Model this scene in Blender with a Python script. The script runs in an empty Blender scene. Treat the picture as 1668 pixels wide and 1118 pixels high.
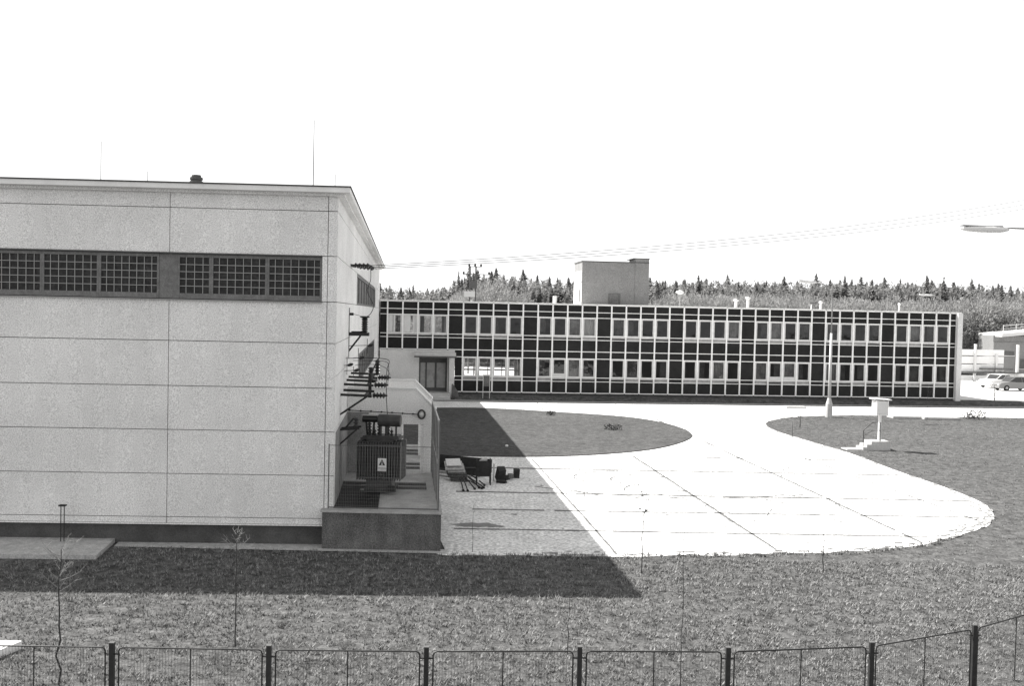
import bpy, math, random
import numpy as np
from mathutils import Vector, Matrix
random.seed(7)
RNG = np.random.default_rng(11)
scene = bpy.context.scene
COL = scene.collection
PI = math.pi

# ------------------------------------------------------------------ materials
def mat(name, g, rough=0.85, metal=0.0, var=0.0, scale=3.0, detail=6.0, bump=0.0, bscale=40.0, spec=0.3,
        fine=0.0, fscale=60.0, streak=0.0, tint=(1.0, 0.995, 0.985)):
    """grey procedural material: base value g, slow variation var, fine speckle, vertical streaks, bump"""
    m = bpy.data.materials.new(name); m.use_nodes = True
    nt = m.node_tree; N = nt.nodes; L = nt.links
    b = N['Principled BSDF']
    b.inputs['Roughness'].default_value = rough
    b.inputs['Metallic'].default_value = metal
    b.inputs['Specular IOR Level'].default_value = spec
    b.inputs['Base Color'].default_value = (g*tint[0], g*tint[1], g*tint[2], 1)
    if not (var or fine or streak or bump):
        return m
    tc = N.new('ShaderNodeTexCoord')
    cur = None
    def noise(sc, det, mapping=None):
        n = N.new('ShaderNodeTexNoise'); n.inputs['Scale'].default_value = sc; n.inputs['Detail'].default_value = det
        n.inputs['Roughness'].default_value = 0.65
        src = tc.outputs['Object']
        if mapping:
            mp = N.new('ShaderNodeMapping'); mp.inputs['Scale'].default_value = mapping
            L.new(src, mp.inputs['Vector']); src = mp.outputs['Vector']
        L.new(src, n.inputs['Vector']); return n
    def add_layer(n, amt, cur):
        r = N.new('ShaderNodeMapRange')
        r.inputs['From Min'].default_value = 0.3; r.inputs['From Max'].default_value = 0.7
        r.inputs['To Min'].default_value = 1-amt; r.inputs['To Max'].default_value = 1+amt
        L.new(n.outputs['Fac'], r.inputs['Value'])
        if cur is None: return r.outputs['Result']
        mm = N.new('ShaderNodeMath'); mm.operation = 'MULTIPLY'
        L.new(cur, mm.inputs[0]); L.new(r.outputs['Result'], mm.inputs[1]); return mm.outputs[0]
    if var: cur = add_layer(noise(scale, detail), var, cur)
    if fine: cur = add_layer(noise(fscale, 3), fine, cur)
    if streak: cur = add_layer(noise(1.0, 5, (6.0, 6.0, 0.35)), streak, cur)
    if cur is not None:
        vm = N.new('ShaderNodeVectorMath'); vm.operation = 'SCALE'
        vm.inputs[0].default_value = (g*tint[0], g*tint[1], g*tint[2])
        L.new(cur, vm.inputs['Scale']); L.new(vm.outputs[0], b.inputs['Base Color'])
    if bump:
        n = noise(bscale, 4)
        bp = N.new('ShaderNodeBump'); bp.inputs['Strength'].default_value = bump; bp.inputs['Distance'].default_value = 0.02
        L.new(n.outputs['Fac'], bp.inputs['Height']); L.new(bp.outputs['Normal'], b.inputs['Normal'])
    return m

M = {}
M['panel'] = mat('hall_concrete_panel', 0.77, 0.95, var=0.10, scale=0.45, fine=0.36, fscale=36, streak=0.03, bump=0.5, bscale=60)
M['groove'] = mat('joint_groove', 0.06, 0.95)
M['fascia'] = mat('roof_fascia', 0.80, 0.8, var=0.1, scale=1.2, fine=0.1)
M['roofing'] = mat('roof_felt', 0.08, 0.9, var=0.2, scale=2)
M['plinth'] = mat('dark_plinth_render', 0.085, 0.95, var=0.3, scale=1.5, fine=0.25, fscale=30, bump=0.4)
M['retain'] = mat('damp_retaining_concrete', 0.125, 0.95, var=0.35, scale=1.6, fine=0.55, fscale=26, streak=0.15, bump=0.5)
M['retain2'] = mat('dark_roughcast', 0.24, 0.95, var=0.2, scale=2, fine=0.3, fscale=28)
M['strip'] = mat('gravel_strip_concrete', 0.42, 0.95, var=0.25, scale=5, fine=0.3, fscale=30)
M['drive'] = mat('drive_concrete', 0.66, 0.9, var=0.16, scale=0.9, fine=0.5, fscale=9, bump=0.15, bscale=30)
M['road'] = mat('road_concrete', 0.60, 0.9, var=0.08, scale=0.6, fine=0.1, fscale=12)
M['joint'] = mat('tarred_joint', 0.13, 0.9, var=0.45, scale=4)
M['footpath'] = mat('footpath_slabs', 0.34, 0.95, var=0.2, scale=2, fine=0.2, fscale=14)
M['concrete'] = mat('plain_concrete', 0.50, 0.92, var=0.12, scale=2.5, fine=0.18, fscale=30, bump=0.3)
M['platform'] = mat('platform_floor', 0.36, 0.92, var=0.25, scale=2.0, fine=0.25, fscale=30, bump=0.3)
M['whiteplaster'] = mat('pale_plaster', 0.68, 0.95, var=0.07, scale=1.2, fine=0.22, fscale=30, bump=0.3)
M['alu'] = mat('aluminium_grid', 0.88, 0.55, 0.0, var=0.08, scale=1.5)
M['clad'] = mat('dark_glass_cladding', 0.020, 0.4, spec=0.12, var=0.35, scale=0.9)
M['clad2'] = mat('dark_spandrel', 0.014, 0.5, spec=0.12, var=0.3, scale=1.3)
M['frame'] = mat('window_frame_paint', 0.62, 0.6, var=0.1, scale=3)
M['sill'] = mat('sill_band', 0.36, 0.7, var=0.25, scale=2.5)
M['curtain'] = mat('curtain_cloth_reflections', 0.26, 0.95, var=0.5, scale=1.6)  # strong mottling paints window reflections into the cloth colour
M['curtain_d'] = mat('dark_curtain_reflections', 0.09, 0.95, var=0.7, scale=1.3)  # mottled likewise, imitating reflections in the panes
M['interior'] = mat('room_walls', 0.16, 0.95, var=0.2, scale=0.7)
M['roofwhite'] = mat('white_roof_fitting', 0.6, 0.7)
M['gdark'] = mat('dark_steel_frame', 0.10, 0.6, var=0.2, scale=5)
M['gframe'] = mat('weathered_window_frame', 0.17, 0.7, var=0.25, scale=6, fine=0.3, fscale=40)
M['muntin'] = mat('grey_muntin', 0.34, 0.6)
M['hallglass'] = mat('grimy_hall_glass', 0.024, 0.45, var=0.6, scale=3, spec=0.25, fine=0.5, fscale=12)
M['louvre'] = mat('grey_ribbed_glass', 0.13, 0.6, var=0.3, scale=2, fine=0.3, fscale=20)
M['brick'] = mat('grey_block_masonry', 0.22, 0.95, var=0.1, scale=1.5, fine=0.3, fscale=14, bump=0.4)
M['tank'] = mat('transformer_paint', 0.085, 0.55, var=0.25, scale=5, fine=0.2)
M['tankd'] = mat('transformer_dark_fitting', 0.05, 0.5, var=0.3, scale=5)
M['black'] = mat('black_porcelain', 0.012, 0.3, spec=0.5)
M['wire'] = mat('black_wire', 0.02, 0.6)
M['galv'] = mat('galvanised_steel', 0.30, 0.5, 0.3, var=0.15, scale=8)
M['post'] = mat('dark_painted_post', 0.025, 0.6, var=0.3, scale=10)
M['signw'] = mat('sign_white', 0.8, 0.5)
M['signb'] = mat('sign_black', 0.015, 0.5)
M['white'] = mat('white_gloss_paint', 0.80, 0.5, var=0.05, scale=4)
M['wood'] = mat('weathered_board', 0.42, 0.9, var=0.25, scale=8, fine=0.2)
M['darkwood'] = mat('dark_scrap', 0.03, 0.9, var=0.4, scale=6)
M['bark'] = mat('sapling_bark', 0.045, 0.9, var=0.3, scale=20)
M['barkpale'] = mat('pale_twig', 0.24, 0.9, var=0.2, scale=20)
M['trunk'] = mat('tree_trunk', 0.10, 0.9, var=0.3, scale=3)
M['conifer'] = mat('conifer_needles', 0.25, 0.9, var=0.45, scale=0.6, fine=0.3, fscale=3)
M['twigs'] = mat('bare_twig_crown', 0.31, 0.95, var=0.25, scale=0.35, fine=0.25, fscale=3)
M['bush'] = mat('bush_leaves', 0.07, 0.9, var=0.3, scale=8)
M['car'] = mat('pale_grey_car_paint', 0.18, 0.3, spec=0.6)
M['carw'] = mat('white_car_paint', 0.78, 0.3, spec=0.6)
M['carglass'] = mat('car_glass', 0.03, 0.15, spec=0.7)
M['tyre'] = mat('tyre_rubber', 0.02, 0.8)
M['pavwhite'] = mat('parking_concrete', 0.6, 0.9, var=0.08, scale=0.4)

def grass_mat(name, g, lo, hi, s1, s2):
    m = bpy.data.materials.new(name); m.use_nodes = True
    nt = m.node_tree; N = nt.nodes; L = nt.links; b = N['Principled BSDF']
    b.inputs['Roughness'].default_value = 1.0; b.inputs['Specular IOR Level'].default_value = 0.1
    tc = N.new('ShaderNodeTexCoord')
    def noise(s, d):
        n = N.new('ShaderNodeTexNoise'); n.inputs['Scale'].default_value = s; n.inputs['Detail'].default_value = d
        n.inputs['Roughness'].default_value = 0.7; L.new(tc.outputs['Object'], n.inputs['Vector']); return n
    a = noise(s1, 8); c = noise(s2, 4); e = noise(0.12, 4)
    def mr(n, t0, t1, f0=0.36, f1=0.64):
        r = N.new('ShaderNodeMapRange'); r.inputs['From Min'].default_value = f0; r.inputs['From Max'].default_value = f1
        r.inputs['To Min'].default_value = t0; r.inputs['To Max'].default_value = t1
        L.new(n.outputs['Fac'], r.inputs['Value']); return r
    r1 = mr(a, lo, hi); r2 = mr(c, 0.65, 1.35); r3 = mr(e, 0.9, 1.1)
    m1 = N.new('ShaderNodeMath'); m1.operation = 'MULTIPLY'; L.new(r1.outputs[0], m1.inputs[0]); L.new(r2.outputs[0], m1.inputs[1])
    m2 = N.new('ShaderNodeMath'); m2.operation = 'MULTIPLY'; L.new(m1.outputs[0], m2.inputs[0]); L.new(r3.outputs[0], m2.inputs[1])
    vm = N.new('ShaderNodeVectorMath'); vm.operation = 'SCALE'; vm.inputs[0].default_value = (g, g*0.995, g*0.985)
    L.new(m2.outputs[0], vm.inputs['Scale']); L.new(vm.outputs[0], b.inputs['Base Color'])
    bp = N.new('ShaderNodeBump'); bp.inputs['Strength'].default_value = 0.9; bp.inputs['Distance'].default_value = 0.05
    L.new(c.outputs['Fac'], bp.inputs['Height']); L.new(bp.outputs['Normal'], b.inputs['Normal'])
    return m
M['grass'] = grass_mat('rough_lawn', 0.092, 0.5, 1.5, 2.6, 12)
M['turf'] = grass_mat('short_island_turf', 0.082, 0.75, 1.3, 2.0, 10)
M['blade'] = mat('grass_blades', 0.20, 0.95, var=0.6, scale=3.0, fine=0.5, fscale=9)

def translucent(m, k):
    nt = m.node_tree; N = nt.nodes; L = nt.links; b = N['Principled BSDF']; out = N['Material Output']
    t = N.new('ShaderNodeBsdfTranslucent'); mx = N.new('ShaderNodeMixShader'); mx.inputs[0].default_value = k
    if b.inputs['Base Color'].is_linked: L.new(b.inputs['Base Color'].links[0].from_socket, t.inputs['Color'])
    else: t.inputs['Color'].default_value = b.inputs['Base Color'].default_value
    L.new(b.outputs[0], mx.inputs[1]); L.new(t.outputs[0], mx.inputs[2]); L.new(mx.outputs[0], out.inputs['Surface'])
translucent(M['conifer'], 0.5); translucent(M['twigs'], 0.4)
def glass_mat(name, dens, refl):
    m = bpy.data.materials.new(name); m.use_nodes = True
    nt = m.node_tree; N = nt.nodes; L = nt.links
    for n in list(N): N.remove(n)
    out = N.new('ShaderNodeOutputMaterial')
    tr = N.new('ShaderNodeBsdfTransparent'); tr.inputs['Color'].default_value = (dens, dens, dens, 1)
    gl = N.new('ShaderNodeBsdfGlossy'); gl.inputs['Roughness'].default_value = 0.03; gl.inputs['Color'].default_value = (0.9, 0.9, 0.9, 1)
    tc = N.new('ShaderNodeTexCoord'); no = N.new('ShaderNodeTexNoise'); no.inputs['Scale'].default_value = 1.1
    L.new(tc.outputs['Object'], no.inputs['Vector'])
    bp = N.new('ShaderNodeBump'); bp.inputs['Strength'].default_value = 0.25; bp.inputs['Distance'].default_value = 0.05
    L.new(no.outputs['Fac'], bp.inputs['Height']); L.new(bp.outputs['Normal'], gl.inputs['Normal'])
    mx = N.new('ShaderNodeMixShader'); mx.inputs[0].default_value = refl
    L.new(tr.outputs[0], mx.inputs[1]); L.new(gl.outputs[0], mx.inputs[2]); L.new(mx.outputs[0], out.inputs[0])
    return m
M['pane'] = glass_mat('window_glass', 0.60, 0.05)
M['pane_clear'] = glass_mat('clear_window_glass', 0.92, 0.05)

# ------------------------------------------------------------------ mesh helpers
class MB:
    def __init__(s): s.v = []; s.f = []; s.mi = []; s.cur = 0
    def add(s, vs, fs):
        o = len(s.v); s.v.extend([tuple(v) for v in vs])
        for f in fs: s.f.append(tuple(i+o for i in f)); s.mi.append(s.cur)
        return s
    def box(s, x0, x1, y0, y1, z0, z1):
        return s.add([(x0,y0,z0),(x1,y0,z0),(x1,y1,z0),(x0,y1,z0),(x0,y0,z1),(x1,y0,z1),(x1,y1,z1),(x0,y1,z1)],
                     [(0,3,2,1),(4,5,6,7),(0,1,5,4),(1,2,6,5),(2,3,7,6),(3,0,4,7)])
    def obox(s, c, ax, ay, az):
        """box from centre and three half-axis vectors"""
        c = Vector(c); ax = Vector(ax); ay = Vector(ay); az = Vector(az)
        vs = [c-ax-ay-az, c+ax-ay-az, c+ax+ay-az, c-ax+ay-az, c-ax-ay+az, c+ax-ay+az, c+ax+ay+az, c-ax+ay+az]
        return s.add(vs, [(0,3,2,1),(4,5,6,7),(0,1,5,4),(1,2,6,5),(2,3,7,6),(3,0,4,7)])
    def beam(s, p, q, w, h):
        p = Vector(p); q = Vector(q); d = (q-p); l = d.length; d.normalize()
        up = Vector((0,0,1)) if abs(d.z) < 0.95 else Vector((0,1,0))
        r = d.cross(up).normalized(); u = r.cross(d)
        return s.obox((p+q)/2, d*l/2, r*w/2, u*h/2)
    def prism(s, poly, z0, z1):
        n = len(poly); vs = [(x,y,z0) for x,y in poly]+[(x,y,z1) for x,y in poly]
        fs = [tuple(range(n-1,-1,-1)), tuple(range(n,2*n))]+[(i,(i+1)%n,(i+1)%n+n,i+n) for i in range(n)]
        return s.add(vs, fs)
    def prism_y(s, poly, y0, y1):
        """polygon in x,z extruded along y"""
        n = len(poly); vs = [(x,y0,z) for x,z in poly]+[(x,y1,z) for x,z in poly]
        fs = [tuple(range(n)), tuple(range(2*n-1,n-1,-1))]+[(i,i+n,(i+1)%n+n,(i+1)%n) for i in range(n)]
        return s.add(vs, fs)
    def tube(s, pts, r, n=6, r1=None):
        pts = [Vector(p) for p in pts]; k = len(pts); ring = []
        prev = None
        for i, p in enumerate(pts):
            d = (pts[min(i+1,k-1)]-pts[max(i-1,0)]).normalized()
            if prev is None:
                a = d.cross(Vector((0,0,1))) if abs(d.z) < 0.9 else d.cross(Vector((0,1,0)))
            else:
                a = prev - d*prev.dot(d)
            a.normalize(); prev = a; b = d.cross(a)
            rr = r if r1 is None else r+(r1-r)*i/(k-1)
            ring.append([p+(a*math.cos(2*PI*j/n)+b*math.sin(2*PI*j/n))*rr for j in range(n)])
        vs = [v for q in ring for v in q]; fs = []
        for i in range(k-1):
            for j in range(n):
                fs.append((i*n+j, i*n+(j+1)%n, (i+1)*n+(j+1)%n, (i+1)*n+j))
        fs.append(tuple(range(n-1,-1,-1))); fs.append(tuple((k-1)*n+j for j in range(n)))
        return s.add(vs, fs)
    def lathe(s, p, q, prof, n=12):
        """prof: list of (t 0..1 along p->q, radius)"""
        p = Vector(p); q = Vector(q); d = q-p; dn = d.normalized()
        a = dn.cross(Vector((0,0,1))) if abs(dn.z) < 0.9 else dn.cross(Vector((0,1,0)))
        a.normalize(); b = dn.cross(a); vs = []; fs = []; k = len(prof)
        for t, r in prof:
            for j in range(n): vs.append(p+d*t+(a*math.cos(2*PI*j/n)+b*math.sin(2*PI*j/n))*r)
        for i in range(k-1):
            for j in range(n): fs.append((i*n+j, i*n+(j+1)%n, (i+1)*n+(j+1)%n, (i+1)*n+j))
        fs.append(tuple(range(n-1,-1,-1))); fs.append(tuple((k-1)*n+j for j in range(n)))
        return s.add(vs, fs)
    def ribbed(s, p, q, r, R, ribs, n=12):
        prof = [(0, r*1.1)]
        for i in range(ribs):
            t = (i+0.5)/ribs; h = 0.32/ribs
            prof += [(t-h, r), (t-h*0.2, R), (t+h*0.35, R*0.93), (t+h, r)]
        prof.append((1, r*1.1)); return s.lathe(p, q, prof, n)
    def build(s, name, m, parent=None, smooth=False):
        me = bpy.data.meshes.new(name); me.from_pydata(s.v, [], s.f)
        ms = m if isinstance(m, (list, tuple)) else [m]
        for x in ms: me.materials.append(x)
        if len(ms) > 1: me.polygons.foreach_set('material_index', s.mi)
        if smooth: me.polygons.foreach_set('use_smooth', [True]*len(me.polygons))
        me.update(); me.validate()
        o = bpy.data.objects.new(name, me); COL.objects.link(o)
        if parent is not None: o.parent = parent
        return o

def tag(o, label=None, cat=None, group=None, kind=None):
    if label: o['label'] = label
    if cat: o['category'] = cat
    if group: o['group'] = group
    if kind: o['kind'] = kind
    return o
def empty(name, loc=(0,0,0), rz=0, label=None, cat=None, group=None):
    o = bpy.data.objects.new(name, None); COL.objects.link(o); o.empty_display_size = 0.3
    o.location = loc; o.rotation_euler = (0,0,rz); return tag(o, label, cat, group)
def copy_tree(o, parent=None):
    c = o.copy(); COL.objects.link(c)
    if parent is not None: c.parent = parent
    for ch in list(o.children): copy_tree(ch, c)
    return c
def structure(name, mb, m): return tag(mb.build(name, m), kind='structure')

def spline(pts, closed=True, sub=6):
    n = len(pts); out = []
    for i in range(n if closed else n-1):
        p = [np.array(pts[(i+k) % n] if closed else pts[min(max(i+k,0),n-1)], float) for k in (-1,0,1,2)]
        for t in np.linspace(0, 1, sub, endpoint=False):
            out.append(tuple(0.5*((2*p[1])+(-p[0]+p[2])*t+(2*p[0]-5*p[1]+4*p[2]-p[3])*t*t+(-p[0]+3*p[1]-3*p[2]+p[3])*t**3)))
    if not closed: out.append(tuple(pts[-1]))
    return out

def inside(x, y, poly):
    """vectorised point in polygon"""
    c = np.zeros(len(x), bool); n = len(poly); j = n-1
    for i in range(n):
        xi, yi = poly[i]; xj, yj = poly[j]
        cond = ((yi > y) != (yj > y))
        c ^= cond & (x < (xj-xi)*(y-yi)/((yj-yi) if yj != yi else 1e-9)+xi); j = i
    return c

def sheet(poly, z):
    import mathutils
    tris = mathutils.geometry.tessellate_polygon([[Vector((x,y,0)) for x,y in poly]])
    m = MB(); fs = []
    for t in tris:
        a, b, c = [Vector((poly[i][0], poly[i][1])) for i in t]
        fs.append(t if (b-a).cross(c-a) > 0 else t[::-1])
    m.add([(x,y,z) for x,y in poly], fs); return m

# ------------------------------------------------------------------ camera
CAMZ = 6.8
cam = bpy.data.cameras.new('camera'); co = bpy.data.objects.new('camera', cam); COL.objects.link(co)
cam.sensor_width = 36.0; cam.lens = 1620/1668*36; cam.clip_end = 2000; cam.clip_start = 0.1
pitch = math.atan(48/1620)
co.matrix_world = Matrix.Translation((0,0,CAMZ)) @ Matrix.Rotation(PI/2-pitch, 4, 'X') @ Matrix.Rotation(0.0215, 4, 'Z')
scene.camera = co

# ------------------------------------------------------------------ light
SUNV = Vector((7.9, -4.2, -10.23)).normalized()
sl = bpy.data.lights.new('sun', 'SUN'); sl.energy = 5.0; sl.angle = math.radians(0.5); sl.color = (1.0, 0.985, 0.96)
so = bpy.data.objects.new('sun', sl); COL.objects.link(so); so.rotation_euler = SUNV.to_track_quat('-Z', 'Y').to_euler()
w = bpy.data.worlds.new('World'); scene.world = w; w.use_nodes = True
nt = w.node_tree; N = nt.nodes; L = nt.links
for n in list(N): N.remove(n)
sky = N.new('ShaderNodeTexSky'); sky.sky_type = 'NISHITA'; sky.sun_disc = False
sky.sun_elevation = math.asin(-SUNV.z); sky.sun_rotation = math.atan2(-SUNV.x, -SUNV.y)
sky.altitude = 100; sky.air_density = 2.0; sky.dust_density = 0.5; sky.ozone_density = 1.0
bw = N.new('ShaderNodeRGBToBW'); bg = N.new('ShaderNodeBackground'); bg.inputs['Strength'].default_value = 0.115
wo = N.new('ShaderNodeOutputWorld')
mn = N.new('ShaderNodeMath'); mn.operation = 'MINIMUM'; mn.inputs[1].default_value = 5.6   # even bright haze veil
L.new(sky.outputs[0], bw.inputs[0]); L.new(bw.outputs[0], mn.inputs[0]); L.new(mn.outputs[0], bg.inputs['Color']); L.new(bg.outputs[0], wo.inputs[0])
vs = scene.view_settings; vs.view_transform = 'Standard'; vs.look = 'None'; vs.gamma = 1.0; vs.use_curve_mapping = False
vs.exposure = 1.12

# ------------------------------------------------------------------ ground
m = MB()
m.add([(-600,-100,0),(700,-100,0),(700,1200,0),(-600,1200,0)], [(0,1,2,3)])
structure('ground', m, M['grass'])

drive_front = [(-1.83,28.1),(-1.83,27.62),(0.58,27.76),(3.06,27.9),(6.58,28.36),(9.98,29.03),(12.62,30.21),(15.02,32.14),(16.4,33.7),(17.22,35.13),
               (17.94,37.5),(17.99,40.82),(17.66,45.06),(17.42,51.03),(16.77,55.34),(16.16,60.15),(16.46,63.89),(17.69,66.7),(20.18,69.4),(25.22,71.4),(35.53,71.93),(75,75.9)]
sm = spline(drive_front, closed=False, sub=5)
# slightly ragged lawn edge along the near side
rag = []
for i, (x, y) in enumerate(sm):
    rag.append((x, y+(random.uniform(-0.12, 0.12) if 4 < i < 60 else 0)))
drive_poly = rag+[(75,83.6),(-2.6,75.65),(-6.1,75.3),(-9.3,75.0),(-8.6,66),(-1.8,28.3)]
structure('drive', sheet(drive_poly, 0.012), M['drive'])
island = [(-7.6,69.0),(-5.3,69.9),(-2.48,70.5),(0.3,70.0),(2.92,68.9),(7.02,67.0),(9.15,64.61),(10.34,61.0),(10.50,57.31),(9.53,54.13),(7.55,50.87),(5.13,48.72),
          (2.05,47.21),(-0.87,46.78),(-3.19,46.83),(-6.4,46.83)]
isl = spline(island, True, 6)
m = sheet(isl, 0.055); n0 = len(isl)
m.add([(x,y,0.0) for x,y in isl]+[(x,y,0.055) for x,y in isl], [(i,(i+1)%n0,(i+1)%n0+n0,i+n0) for i in range(n0)])
structure('lawn_island', m, M['turf'])
# far right lawn is the ground itself; footpath and bank in front of the office
OA = math.atan(0.1015); OO = Vector((-10.4,78.35,0)); OX = Vector((math.cos(OA), math.sin(OA), 0)); OY = Vector((-math.sin(OA), math.cos(OA), 0))
def ow(s, t, z=0): v = OO+OX*s+OY*t; return (v.x, v.y, z)
m = MB(); m.add([ow(-3,-3.1,0.016), ow(85,-3.1,0.016), ow(85,-2.05,0.016), ow(-3,-2.05,0.016)], [(0,1,2,3)])
structure('footpath', m, M['footpath'])
m = MB()
for a, b, z0, z1 in ((-2.05,-1.2,0.0,0.22),(-1.2,0.3,0.22,0.34)):
    m.add([ow(5.9,a,z0), ow(60,a,z0), ow(60,b,z1), ow(5.9,b,z1)], [(0,1,2,3)])
structure('grass_bank', m, M['grass'])
# parking area on the right, beyond the office end
m = sheet([ow(49.6,3.8)[:2], ow(110,3.8)[:2], ow(110,45)[:2], ow(52,45)[:2], ow(49.6,14)[:2]], 0.02)
structure('parking_area', m, M['pavwhite'])
m = sheet([(-22,97),(22,101),(22,128),(-22,124)], 0.02)
structure('rear_road', m, M['pavwhite'])
# joints in the drive
def jline(pts, wd, name):
    m = MB()
    for (x0,y0),(x1,y1) in zip(pts[:-1], pts[1:]):
        d = Vector((x1-x0,y1-y0)).normalized(); nx, ny = -d.y*wd/2, d.x*wd/2
        m.add([(x0-nx,y0-ny,0.016),(x1-nx,y1-ny,0.016),(x1+nx,y1+ny,0.016),(x0+nx,y0+ny,0.016)], [(3,2,1,0) if False else (0,1,2,3)])
    return m
jm = MB()
def jadd(p, q, wd):
    k = max(2, int((Vector(q)-Vector(p)).length/0.35)); pts = []
    dd = (Vector(q)-Vector(p)).normalized(); nn = Vector((-dd.y, dd.x)); off = 0
    for i in range(k+1):
        off = off*0.6+random.uniform(-0.012, 0.012)
        t = i/k; v = Vector(p).lerp(Vector(q), t)+nn*off; pts.append(v)
    for a, b in zip(pts[:-1], pts[1:]):
        w_ = wd*random.uniform(0.75, 1.25)
        if random.random() < 0.015: continue
        x = nn*w_/2; jm.add([(a.x-x.x,a.y-x.y,0.016),(b.x-x.x,b.y-x.y,0.016),(b.x+x.x,b.y+x.y,0.016),(a.x+x.x,a.y+x.y,0.016)], [(0,1,2,3)])
jadd((1.05,46.4),(3.12,28.1),0.075); jadd((5.95,48.2),(7.95,28.7),0.12); jadd((9.6,66),(12.75,30.4),0.12); jadd((12.9,62),(16.2,33.8),0.10)
jadd((-1.7,31.0),(13.3,31.3),0.17); jadd((-1.6,34.15),(16.5,34.6),0.18); jadd((-2,37.5),(17.6,37.8),0.22)
jadd((-3.4,43.4),(17.6,43.8),0.28); jadd((9.5,48.05),(17.3,48.2),0.28); jadd((10.4,53.2),(17,53.3),0.12); jadd((10.8,58.4),(16.2,58.5),0.12)
for k in range(12):
    x = 2+k*6.0
    jadd((x,76.2+x*0.1),(x+0.3,72.0+max(0,(x-20))*0.05 if x > 22 else 70.5),0.07)
structure('drive_joints', jm, M['joint'])
# oil stains and tyre scuffs lying on the drive
sm_ = MB()
def blob(cx, cy, rx, ry, seed):
    r = random.Random(seed); k = 18
    pts = [(cx+rx*math.cos(2*PI*i/k)*r.uniform(0.6,1.15), cy+ry*math.sin(2*PI*i/k)*r.uniform(0.6,1.15), 0.020+seed*0.00005) for i in range(k)]
    sm_.add(pts, [tuple(range(k))])
M['stain'] = mat('oil_stain', 0.20, 0.8, var=0.25, scale=6)
blob(-1.05,31.6,0.75,0.42,1); blob(-0.45,31.45,0.35,0.2,2); blob(0.2,33.4,0.14,0.1,3); blob(1.1,33.0,0.06,0.04,4)
for i in range(22): blob(random.uniform(-1,13), random.uniform(30,45), random.uniform(.02,.07), random.uniform(.02,.07), i+20)
structure('drive_stains', sm_, M['stain'])
tm = MB(); M['scuff'] = mat('tyre_scuff', 0.12, 0.85, var=0.2, scale=3)
for R_, cx, cy, a0, a1 in ((5.5,6.4,40.2,200,330),(6.3,6.6,40.6,205,320),(4.2,6.9,41.4,120,260),(3.3,7.5,41.0,110,250),(7.4,8.0,41.5,210,300),(9,18.2,62.5,140,215),(10.5,18.6,62.3,140,210)):
    k = 40
    for i in range(k):
        if random.random() < 0.22: continue
        t0 = math.radians(a0+(a1-a0)*i/k); t1 = math.radians(a0+(a1-a0)*(i+1)/k); w_ = random.uniform(0.02,0.07)
        q = [(cx+(R_-w_)*math.cos(t0),cy+0.55*(R_-w_)*math.sin(t0),0.024),(cx+(R_+w_)*math.cos(t0),cy+0.55*(R_+w_)*math.sin(t0),0.024),
             (cx+(R_+w_)*math.cos(t1),cy+0.55*(R_+w_)*math.sin(t1),0.024),(cx+(R_-w_)*math.cos(t1),cy+0.55*(R_-w_)*math.sin(t1),0.024)]
        tm.add(q, [(0,1,2,3)])
for k in range(70):
    t0 = random.uniform(0,2*PI); cx, cy = random.uniform(2.5,12.5), random.uniform(32.5,44.5); l = random.uniform(0.3,1.6); d = Vector((math.cos(t0)+0.8, math.sin(t0)*0.6)).normalized(); nn = Vector((-d.y,d.x))*random.uniform(0.015,0.045)
    a = Vector((cx,cy)); b = a+d*l; c = a.lerp(b,0.5)+nn*random.uniform(-3,3)
    for p, q in ((a,c),(c,b)): tm.add([(p.x-nn.x,p.y-nn.y,0.024),(q.x-nn.x*.4,q.y-nn.y*.4,0.024),(q.x+nn.x*.4,q.y+nn.y*.4,0.024),(p.x+nn.x,p.y+nn.y,0.024)],[(0,1,2,3)])
tm.v = [(x_, y_, z_+(i_//4)*0.00001) for i_, (x_, y_, z_) in enumerate(tm.v)]
structure('tyre_marks', tm, M['scuff'])
sd = MB(); rr = random.Random(9)
M['soil'] = mat('soil_drift', 0.28, 0.95, var=0.3, scale=5, fine=0.3, fscale=15)
pts_ = [p for p in sm if 0.5 < p[0] < 26]
for p, q in zip(pts_[:-1], pts_[1:]):
    if p[1] < 31: k_ = 2
    else: k_ = 3
    for _ in range(k_):
        t_ = rr.random(); c = Vector(p).lerp(Vector(q), t_); d = (Vector(q)-Vector(p)).normalized(); nn = Vector((-d.y,d.x)); c = c+nn*abs(rr.gauss(0,0.28)); r_ = rr.uniform(0.02,0.11); l_ = r_*rr.uniform(1,4)
        kk = 9; pp = []
        for i in range(kk):
            a_ = 2*PI*i/kk; v = c+d*l_*math.cos(a_)*rr.uniform(.7,1.1)+nn*r_*math.sin(a_)*rr.uniform(.7,1.1); pp.append((v.x,v.y,0.028+len(sd.f)*0.00004))
        sd.add(pp,[tuple(range(kk))])
structure('soil_drift', sd, M['soil'])

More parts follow.
